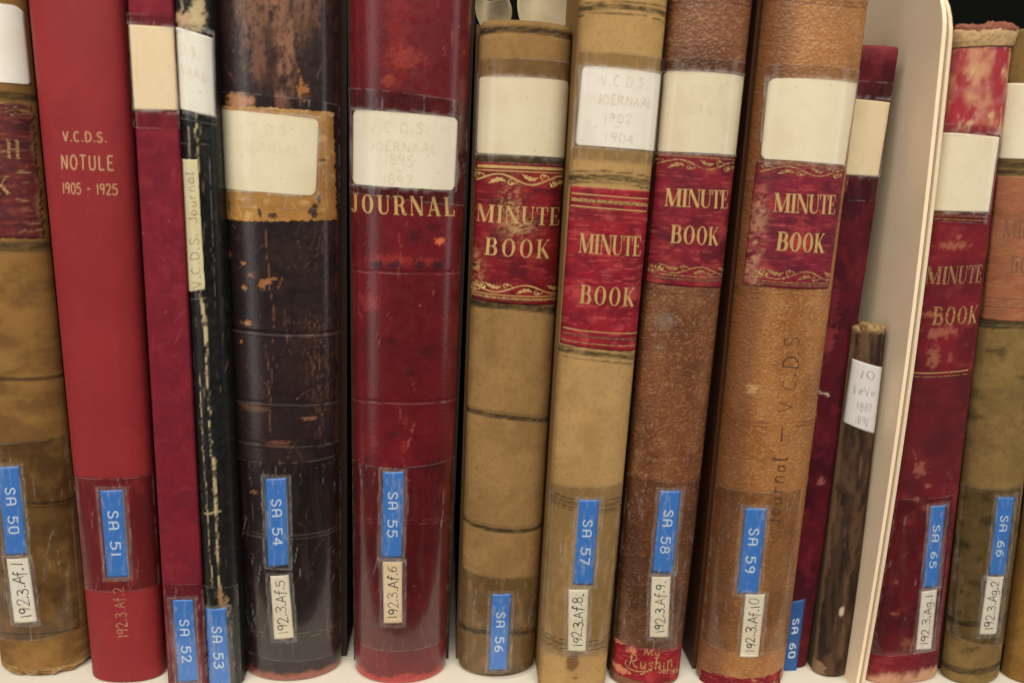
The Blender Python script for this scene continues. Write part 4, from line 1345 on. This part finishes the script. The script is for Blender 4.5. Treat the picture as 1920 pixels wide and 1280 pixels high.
spine(b, M_PEBBLE, pt, seed=58); block(b, surf('dark_brown_board', .7, .2, .2, 1., color=(.045, .02, .010)))
lb = patch(b, 'paper_label', [(1242, 136), (1405, 147), (1391, 292), (1228, 284)], M_PAPER, O_PAPER, paper_paint(CREAM, 3, 7), r=(2.2, .6, .6, .8), seed=18)
pn = patch(b, 'title_label', [(1227, 287), (1391, 297), (1369, 537), (1205, 527)], M_MOROCCO, O_PANEL, morocco((.20, .012, .024), (.09, .007, .016), (.38, .06, .05)), seed=19, rag=.10, ragsc=1.2)
rule(b, (1231, 291), (1388, 301), .4, M_GOLDW, O_GOLD, pn)
ornament(b, [(1229, 295), (1388, 304), (1386, 324), (1227, 315)], M_GOLDW, O_GOLD, pn, phase=-.2)
text(b, 'gold_lettering', 'MINUTE', [(1249, 353), (1365, 357), (1363, 391), (1246, 386)], SER, M_GOLD, O_GOLD, pn, gap=.0, squeeze=.9)
text(b, 'gold_lettering', 'BOOK', [(1259, 421), (1347, 426), (1345, 460), (1256, 455)], SER, M_GOLD, O_GOLD, pn, gap=.08, squeeze=.9)
ornament(b, [(1217, 490), (1371, 497), (1369, 515), (1216, 508)], M_GOLDW, O_GOLD, pn, flip=True)
rule(b, (1222, 511), (1370, 517), .4, M_GOLDW, O_GOLD, pn); rule(b, (1224, 517), (1369, 523), 1.0, M_GOLDX, O_GOLD, pn)
text(b, 'handwriting', 'V.C.D.S.', [(1270, 160), (1360, 166), (1359, 184), (1269, 178)], STROKE, M_PENCILF, O_PENCIL, lb, gap=.3, w=.09, jit=.08)
text(b, 'handwriting', 'JOERNAAL', [(1262, 194), (1374, 202), (1373, 220), (1261, 212)], STROKE, M_PENCILF, O_PENCIL, lb, gap=.22, w=.09, jit=.08)
film(b, [(1242, 112), (1408, 121), (1392, 296), (1230, 290)], M_TAPE, .74)
film(b, [(1176, 884), (1330, 890), (1296, 1202), (1152, 1192)], M_TAPE, .74)
number_tape(b, [(1238, 919), (1276, 919), (1260, 1073), (1223, 1070)], 'SA 58')
shelfmark(b, [(1222, 1080), (1257, 1080), (1252, 1193), (1218, 1193)], '192.3.Af.9.')


def pt(p):
    morocco((.25, .012, .020), (.16, .008, .016), (.40, .06, .05))(p)
    for x, y, rx, ry in ((1158, 1200, 10, 4), (1168, 1256, 14, 8), (1155, 1245, 10, 6), (1185, 1218, 10, 7)):
        p.blob(x, y, rx, ry, (.55, .22, .12), .8, .8)


pn = patch(b, 'red_foot_label', [(1147, 1190), (1290, 1198), (1281, 1262), (1143, 1252)], M_CLOTH_ROUGH, O_PANEL, pt, seed=20, rag=.8)
text(b, 'gold_lettering', 'My', [(1208, 1215), (1238, 1216), (1237, 1228), (1207, 1227)], STROKE, M_GOLDW, O_GOLD, pn, w=.13)
text(b, 'gold_lettering', 'Qyshin', [(1178, 1224), (1262, 1224), (1260, 1249), (1176, 1247)], STROKE, M_GOLDW, O_GOLD, pn, w=.095,
     extra=[np.concatenate([S([(.0, .5), (-.15, .2), (.1, -.12), (.8, -.22), (1.9, -.05)]), np.linspace(.04, .11, 25)[:, None]], 1)])
text(b, 'gold_lettering', 'Series', [(1234, 1246), (1272, 1244), (1270, 1258), (1233, 1259)], STROKE, M_GOLDW, O_GOLD, pn, w=.15)

# ------------------------------------------------------------------ light brown minute book with ink writing
b = Book('minute_book', 'orange brown leather book with ink writing down its spine, tape SA 59',
         [(1431, 0), (1311, 1200)], [(1628, 0), (1476, 1200)], (1388, 1300), .34, gap=(1.2, .5))


def pt(p):
    p.fill((.325, .138, .044)); p.mott((.225, .085, .025), 16, 24, .38, .7, .75); p.mott((.37, .18, .07), 9, 14, .5, .75, .45)
    p.mott((.50, .29, .13), .9, .6, .58, .72, .5); p.mott((.14, .05, .016), .9, .7, .62, .74, .4)
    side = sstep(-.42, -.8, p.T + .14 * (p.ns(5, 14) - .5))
    p.mix((.13, .042, .016), side * .65)  # shade on the left flank, painted into the leather colour
    for y in (0, 8):
        p.band([(1440, y - 5), (1530, y), (1622, y + 8)], .3, (.13, .045, .015), .8, D=-.2)
    for y in (790, 797):
        p.band([(1370, y - 2), (1440, y + 3), (1512, y)], .22, (.12, .035, .014), .75, rag=.2, D=-.15)
    for y in (545, 553):
        p.band([(1400, y - 2), (1470, y), (1545, y + 3)], .2, (.13, .045, .018), .5, D=-.15)
    p.blob(1412, 727, 9, 10, (.52, .30, .14), .7, .9); p.scratches(60, (.46, .26, .11), 1, 5, .15, .4, .25)


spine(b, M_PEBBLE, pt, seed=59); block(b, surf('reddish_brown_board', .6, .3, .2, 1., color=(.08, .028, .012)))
patch(b, 'paper_label', [(1441, 148), (1606, 158), (1583, 310), (1426, 298)], M_PAPER, O_PAPER, paper_paint(CREAM * 1.02, 3, 4), r=(3, .6, .6, 2.4), seed=21)


def pt(p):
    morocco((.19, .013, .028), (.095, .009, .022), (.42, .06, .055))(p)
    for x, y, rx, ry in ((1418, 450, 10, 60), (1424, 400, 8, 30), (1410, 510, 12, 30)):
        u, v = p.bk.um(x, y)
        g = np.exp(-(((p.U - u) / (rx * .3)) ** 2 + ((p.V - v) / (ry * .3)) ** 2))
        p.mix((.40, .20, .12), g * 1.1 * sstep(.45, .65, p.ns(1.6, 1.2)))
    p.blob(1500, 445, 18, 26, (.42, .05, .05), .45, 1.1, .5)


pn = patch(b, 'title_label', [(1418, 303), (1584, 314), (1553, 541), (1392, 532)], M_MOROCCO, O_PANEL, pt, seed=22, rag=.3, ragsc=1.2)
rule(b, (1428, 306), (1580, 317), .35, M_GOLDW, O_GOLD, pn)
ornament(b, [(1424, 307), (1580, 318), (1577, 336), (1421, 326)], M_GOLDW, O_GOLD, pn, phase=.2)
text(b, 'gold_lettering', 'MINUTE', [(1453, 362), (1567, 366), (1564, 402), (1450, 397)], SER, M_GOLD, O_GOLD, pn, gap=.0, squeeze=.9)
text(b, 'gold_lettering', 'BOOK', [(1459, 434), (1546, 438), (1543, 474), (1454, 469)], SERB, M_GOLD, O_GOLD, pn, gap=.06, squeeze=.9)
ornament(b, [(1412, 500), (1558, 506), (1554, 527), (1409, 521)], M_GOLDW, O_GOLD, pn, flip=True)
rule(b, (1410, 524), (1553, 530), .35, M_GOLDW, O_GOLD, pn); rule(b, (1418, 529), (1552, 535), .9, M_GOLDX, O_GOLD, pn)
text(b, 'inscription', 'Journal _ V.C.D.S', [(1474, 630), (1501, 632), (1461, 985), (1436, 985)], STROKE, M_BROWNINK, .1, b.e, gap=.26, w=.062, jit=.08, turn='ccw', cap=.3)
film(b, [(1437, 122), (1609, 134), (1584, 322), (1424, 312)], M_TAPEL, .8)
film(b, [(1342, 905), (1502, 912), (1474, 1205), (1312, 1196)], M_TAPE, .74)
number_tape(b, [(1398, 951), (1437, 952), (1420, 1111), (1382, 1110)], 'SA 59')
shelfmark(b, [(1398, 1113), (1434, 1113), (1421, 1230), (1387, 1230)], '192.3.Af.10')


def pt(p):
    morocco((.20, .010, .02), (.11, .007, .015), (.40, .05, .05))(p)
    p.mott((.48, .28, .12), 5, 2.5, .60, .7, .8)


patch(b, 'red_foot_label', [(1312, 1243), (1466, 1250), (1458, 1320), (1304, 1312)], M_CLOTH_ROUGH, O_PANEL, pt, seed=23, rag=1.6, ragsc=2.2)

# ------------------------------------------------------------------ dark red volume set back
b = Book('ledger_book', 'dark maroon book set back, half hidden by the orange brown leather book',
         [(1556, 100), (1424, 1200)], [(1684, 100), (1518, 1200)], (1470, 1256), .16, n=4, top=(1640, 84))


def pt(p):
    p.fill((.075, .005, .011)); p.mott((.04, .0035, .008), 10, 14, .4, .7, .9); p.mott((.15, .012, .02), 6, 8, .55, .78, .5)
    p.mix((.20, .03, .04), .8 * sstep(10, 1, (p.V.max() - p.V) + 8 * (p.ns(3, 3) - .5)))
    p.blob(1560, 590, 12, 60, (.19, .02, .03), .5, 1.4, .4); p.blob(1552, 640, 12, 30, (.24, .04, .04), .5, 1.4, .4)
    for x, y in ((1535, 690), (1525, 780), (1513, 840), (1510, 900), (1540, 900), (1500, 955)):
        p.blob(x, y, 7, 9, (.36, .10, .09), .6, 1.2)
    p.line([(1528, 724), (1538, 736), (1550, 738), (1553, 742)], .55, (.50, .38, .28), .9, .3)
    p.scratches(24, (.28, .05, .06), 1, 5, .2, .5, .5); p.edges((.17, .03, .03), .95, .5)


spine(b, M_CLOTH_ROUGH, pt, seed=60); block(b, surf('maroon_board', .6, .3, .2, 1., color=(.05, .006, .010)))
patch(b, 'paper_label', [(1560, 182), (1668, 193), (1646, 331), (1540, 326)], M_PLAINPAPER, O_PAPER, paper_paint(np.array([.66, .56, .37]), 3, 4), seed=24)
film(b, [(1560, 150), (1672, 156), (1640, 378), (1530, 374)], M_TAPEL, .8)
number_tape(b, [(1483, 1128), (1509, 1122), (1491, 1264), (1466, 1265)], 'SA 60', M_BLUE_SHADED)

# ------------------------------------------------------------------ small worn book inside the folder's lee
b = Book('small_book', 'small worn dark brown book with white label, leaning beside the buff folder',
         [(1599, 600), (1522, 1250)], [(1664, 600), (1592, 1250)], (1560, 1272), .40, top=(1632, 602), depth=.15)


def pt(p):
    p.fill((.050, .025, .015)); p.mott((.022, .012, .009), 3, 26, .42, .6, .95); p.mott((.15, .088, .045), 1.8, 18, .60, .76, .6); p.mott((.11, .06, .03), 4, 12, .5, .7, .6)
    p.mix((.36, .24, .11), .9 * sstep(5, 1.5, (p.V.max() - p.V) + 4 * (p.ns(2, 2) - .5)))
    p.blob(1618, 640, 6, 40, (.14, .07, .035), .8, .8); p.blob(1578, 1145, 5, 12, (.6, .5, .35), .8, .6)
    p.blob(1505, 1250, 16, 20, (.30, .18, .10), .7, 1.1)
    p.edges((.20, .13, .07), .9, .6)


spine(b, M_CLOTH_ROUGH, pt, seed=61, ragged_top=.008); block(b, surf('green_brown_board', .8, .2, .2, 1., color=(.06, .05, .025)), drop=.006)
lb = patch(b, 'paper_label', [(1598, 672), (1653, 688), (1638, 812), (1581, 790)], M_PLAINPAPER, O_PAPER, paper_paint(np.array([.60, .58, .58]), 3, 3), seed=25)
M_FAINTINK = surf('faint_violet_ink', .7, .2, .2, 1., .02, 1., color=(.38, .35, .37))
for k, (w_, x0, y0, x1) in enumerate((('10', 1612, 692, 1640), ('1evu', 1601, 722, 1640), ('1887', 1608, 752, 1634), ('1890', 1604, 778, 1628))):
    text(b, 'handwriting', w_, [(x0, y0), (x1, y0 + 6), (x1 - 2, y0 + 20), (x0 - 2, y0 + 14)], dict(STROKE, v=STROKE['V']), M_FAINTINK, O_PENCIL, lb, gap=.25, w=.11, jit=.1)

# ------------------------------------------------------------------ archival folder standing edge-on
M_FOLD = surf('buff_archival_board', .75, .2, .035, .06, .04, .05, color=(.85, .69, .50))
M_FOLDE = surf('pale_board_edge', .8, .15, .08, .4, .1, .5, color=(.70, .58, .41))
fy = hit_z(1610, 1296, 0)[1]
Ft = [(1765, -20), (1786, 60), (1784, 100), (1749, 430), (1722, 640), (1690, 860), (1655, 1070), (1622, 1284)]   # right-hand edge of its front
Pf = [hit_y(x, y, fy) for x, y in Ft]
zs = np.array([p[2] for p in Pf])[::-1]; xs_ = np.array([p[0] for p in Pf])[::-1]
fe = tag(bpy.data.objects.new('archival_folder', None), 'buff card folder standing edge-on with two pale front edges', 'folder')
COLL.objects.link(fe)
fbase = np.array([xs_[0] - .003, fy, 0.0]); fe.location = fbase
zz = np.linspace(0.0, zs[5], 60)
# smooth bow of the card, then its rounded top corner
cx = np.polyval(np.polyfit(zs[:7], xs_[:7], 2), zz)


def sheet(name, mat, dx, th, y0, y1, top, rc, back_tilt=0.0):
    """a card sheet: thickness th in x, running back from y0 to y1, front top corner rounded with radius rc"""
    rows = np.linspace(0.0, top, 70)
    ctr = np.polyval(np.polyfit(zs[:7], xs_[:7], 2), rows) + dx
    fr = np.where(rows > top - rc, y0 + rc - np.sqrt(np.maximum(rc * rc - (rows - (top - rc)) ** 2, 0)), y0)
    ncol = 26
    k = np.linspace(0, 1, ncol) ** 1.5
    Y = fr[:, None] + (y1 - fr)[:, None] * k
    X = ctr[:, None] + back_tilt * (Y - y0) + .0012 * np.sin(rows[:, None] * 14) * k
    Z = rows[:, None] + 0 * Y
    A = np.stack([X - th / 2, Y, Z], -1) - fbase; B = np.stack([X + th / 2, Y, Z], -1) - fbase
    nr, nc = X.shape
    n = nr * nc
    f = grid_faces(nr, nc)
    i = np.arange(n).reshape(nr, nc)
    ring = np.concatenate([i[0, :-1], i[:-1, -1], i[-1, :0:-1], i[:0:-1, 0]]); r2 = np.roll(ring, -1)
    faces = np.concatenate([f[:, ::-1], f + n, np.stack([ring, r2, r2 + n, ring + n], -1)])
    uv = np.concatenate([np.stack([Y, Z], -1).reshape(-1, 2) * 1000] * 2)
    o = mesh_np(name, np.concatenate([A, B]).reshape(-1, 3), faces, mat, fe, uv, smooth=False)
    return o


ftop = float(hit_y(1740, -75, fy)[2])
sheet('card_flap', M_FOLD, -.0033, .0018, fy + .001, fy + .20, ftop + .003, .030)
sheet('card_flap', M_FOLDE, -.0009, .0016, fy, fy + .20, ftop, .030)

# ------------------------------------------------------------------ red minute book with frayed cap
b = Book('minute_book', 'worn red leather book with frayed torn top, tape SA 65',
         [(1779, 80), (1618, 1250)], [(1898, 80), (1757, 1250)], (1692, 1285), .28, n=2.6, top=(1835, 78))


def pt(p):
    p.fill((.155, .010, .018)); p.mott((.085, .008, .014), 10, 14, .4, .68, .8); p.mott((.24, .035, .032), 7, 5, .55, .78, .45)
    topz = p.vline([(1765, 245), (1872, 253)])
    up = sstep(-2, 2, p.V - topz)
    p.mix((.34, .03, .045), up * .8)
    p.mix((.60, .38, .20), up * .65 * sstep(.42, .80, p.ns(6, 11, 5))); p.mix((.36, .10, .11), up * .6 * sstep(.45, .75, p.ns(9, 5)))
    p.mix((.62, .44, .24), up * .7 * sstep(.55, .78, p.ns(2.5, 6, 5)))
    p.band([(1785, 82), (1840, 82), (1893, 88)], .5, (.16, .02, .05), .9); p.band([(1785, 90), (1840, 90), (1893, 96)], .3, (.16, .02, .05), .7)
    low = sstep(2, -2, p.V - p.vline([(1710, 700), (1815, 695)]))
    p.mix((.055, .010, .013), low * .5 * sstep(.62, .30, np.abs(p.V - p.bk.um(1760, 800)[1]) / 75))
    for x, y, rx, ry in ((1765, 622, 26, 14), (1750, 670, 12, 20), (1790, 460, 26, 8), (1800, 445, 6, 6), (1725, 880, 12, 14), (1740, 910, 8, 5), (1720, 935, 6, 6), (1738, 950, 8, 8), (1680, 1090, 6, 4),
                         (1676, 1150, 10, 3), (1700, 1205, 14, 14), (1740, 590, 14, 6), (1770, 400, 20, 6)):
        p.blob(x, y, rx * .85, ry * .85, (.40, .15, .08), .5, 1.3, .4)
    p.mix((.50, .28, .17), .85 * sstep(10, 3, p.V + 12 * (p.ns(4, 6) - .5)))
    p.scratches(30, (.40, .12, .10), 1, 5, .2, .5, .4); p.edges((.30, .09, .07), .92, .5)


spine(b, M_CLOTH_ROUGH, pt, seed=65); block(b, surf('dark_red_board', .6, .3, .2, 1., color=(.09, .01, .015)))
patch(b, 'paper_label', [(1762, 249), (1873, 258), (1853, 398), (1744, 395)], M_PAPER, O_PAPER, paper_paint(CREAM, 3, 4), seed=26)
rule(b, (1745, 402), (1851, 407), .9, M_GOLDX, .12, b.e); rule(b, (1744, 409), (1850, 414), .4, M_GOLDW, .12, b.e)
text(b, 'gold_lettering', 'MINUTE', [(1738, 499), (1843, 496), (1838, 529), (1734, 532)], SERB, M_GOLDF, .12, b.e, gap=.05)
text(b, 'gold_lettering', 'BOOK', [(1750, 575), (1834, 572), (1829, 605), (1747, 609)], SERB, M_GOLDW, .12, b.e, gap=.1)
rule(b, (1712, 698), (1815, 693), .5, M_GOLD, .12, b.e); rule(b, (1711, 705), (1814, 700), .35, M_GOLDW, .12, b.e)
film(b, [(1766, 232), (1876, 240), (1850, 420), (1742, 414)], M_TAPEL, .8)
film(b, [(1682, 932), (1787, 925), (1756, 1214), (1634, 1222)], M_TAPE, .74)
number_tape(b, [(1745, 948), (1772, 946), (1757, 1099), (1730, 1100)], 'SA 65')
shelfmark(b, [(1728, 1108), (1756, 1104), (1745, 1215), (1717, 1217)], '192.3.Ag.1', np.array([.74, .71, .63]), jit=.05)
# the torn cap: raw canvas strip and a leather flap standing above the head


def cap_strip(name, color, v0, v1, out, seed, t0=-.99, t1=.99):
    nu, nv = 70, 14
    A, B = np.meshgrid(np.linspace(0, 1, nu), np.linspace(0, 1, nv))
    T = t0 + (t1 - t0) * A
    tops = v1 * (.62 + .45 * fbm(A * 3.2, A * 0, seed, 3) + .22 * fbm(A * 26, A * 0, seed + 2, 4))
    V = b.h + v0 + (tops - v0) * B
    O = out * np.sin(B * 2.2) * (.6 + .8 * fbm(A * 5, B * 2, seed + 3)) + .0006 * fbm(A * 30, B * 9, seed)
    P = b.local(np.clip(T * (1 + .06 * B * np.sign(T)), -.999, .999), V, O)
    P[..., 0] += np.sign(T) * np.abs(T) ** 4 * .002 * B
    Q = P + np.array([0, .0012, 0])
    n = nu * nv
    f = grid_faces(nv, nu); i = np.arange(n).reshape(nv, nu)
    ring = np.concatenate([i[0, :-1], i[:-1, -1], i[-1, :0:-1], i[:0:-1, 0]]); r2 = np.roll(ring, -1)
    faces = np.concatenate([f, f[:, ::-1] + n, np.stack([r2, ring, ring + n, r2 + n], -1)])
    nz = fbm(A * 20, B * 6, seed + 8, 4)[..., None]
    C = np.asarray(color) * (.65 + .7 * nz)
    uv = np.stack([A * 30, B * 10], -1)
    mesh_np(name, np.concatenate([P, Q]).reshape(-1, 3), faces, M_CLOTH_ROUGH, b.e, np.concatenate([uv, uv]).reshape(-1, 2), np.concatenate([C, C]).reshape(-1, 3))


cap_strip('frayed_canvas', (.44, .29, .15), -.0020, .0052, .0007, 4)
cap_strip('torn_leather_flap', (.27, .10, .065), .0026, .0068, .0009, 9, -.97, .90)

# ------------------------------------------------------------------ tan book at the right
b = Book('ledger_book', 'olive brown book with faded pink title label, tape SA 66',
         [(1888, 60), (1765, 1250)], [(2030, 60), (1874, 1250)], (1818, 1290), .32, gap=(1., 1.), top=(1950, 48))


def pt(p):
    suede(np.array([.215, .135, .048]), np.array([.115, .075, .030]))(p)
    p.mott((.05, .038, .018), 8, 7, .58, .75, .7); p.mott((.24, .16, .06), 8, 9, .55, .75, .6)
    for ys, hw in (((308, 312), 1.6), ((322, 326), .9), ((602, 604), 1.4), ((612, 614), .6), ((1165, 1165), 1.6), ((1252, 1254), 2.0)):
        x0 = 1893 - (ys[0] - 60) * .103
        p.band([(x0 + 15, ys[0]), (x0 + 85, ys[1])], hw, INKB * 1.5, .85, worn=.4)


spine(b, M_SUEDE, pt, seed=66); block(b, surf('olive_board', .8, .2, .2, 1., color=(.07, .045, .02)))
patch(b, 'paper_label', [(1886, 157), (2000, 165), (1984, 304), (1868, 298)], M_PLAINPAPER, O_PAPER, paper_paint(CREAM * .95, 3, 4), seed=27)


def pt(p):
    p.fill((.30, .110, .052)); p.mott((.21, .076, .036), 6, 4, .4, .68, .6); p.mott((.34, .16, .085), 5, 2, .52, .75, .5)


pn = patch(b, 'title_label', [(1864, 330), (1984, 334), (1956, 600), (1838, 597)], M_MOROCCO, O_PANEL, pt, seed=28, rag=.2, ragsc=1.2)
M_GHOST = gold('ghost_of_gold_tooling', .6, col=(.16, .085, .045), under=(.27, .10, .05), metal=0)
text(b, 'gold_lettering', 'MINUTE', [(1884, 412), (1972, 414), (1968, 446), (1880, 445)], SERB, M_GHOST, O_GOLD, pn, gap=.05)
text(b, 'gold_lettering', 'BOOK', [(1896, 478), (1960, 480), (1956, 512), (1892, 511)], SERB, M_GHOST, O_GOLD, pn, gap=.1)
rule(b, (1850, 556), (1958, 559), .4, M_GHOST, O_GOLD, pn); rule(b, (1848, 572), (1956, 575), .4, M_GHOST, O_GOLD, pn)
film(b, [(1808, 905), (1915, 908), (1886, 1190), (1778, 1184)], M_TAPED, .56)
number_tape(b, [(1871, 931), (1901, 931), (1883, 1076), (1854, 1076)], 'SA 66')
shelfmark(b, [(1851, 1080), (1881, 1080), (1867, 1187), (1836, 1188)], '192.3.Ag.2', np.array([.74, .71, .62]), jit=.05)

# ------------------------------------------------------------------ last book, only its edge in view
b = Book('ledger_book', 'golden tan book just entering the frame at the lower right',
         [(2035, 60), (1876, 1270)], [(2180, 60), (1990, 1270)], (1935, 1290), .34, top=(2110, 30))


def pt(p):
    suede(np.array([.30, .16, .04]), np.array([.14, .07, .018]))(p)


spine(b, M_SUEDE, pt, seed=67, step=.0012); block(b)

# the clear films go on last, over everything stuck to the spines
for b in BOOKS:
    for fl in b.films:
        lay_film(b, *fl)
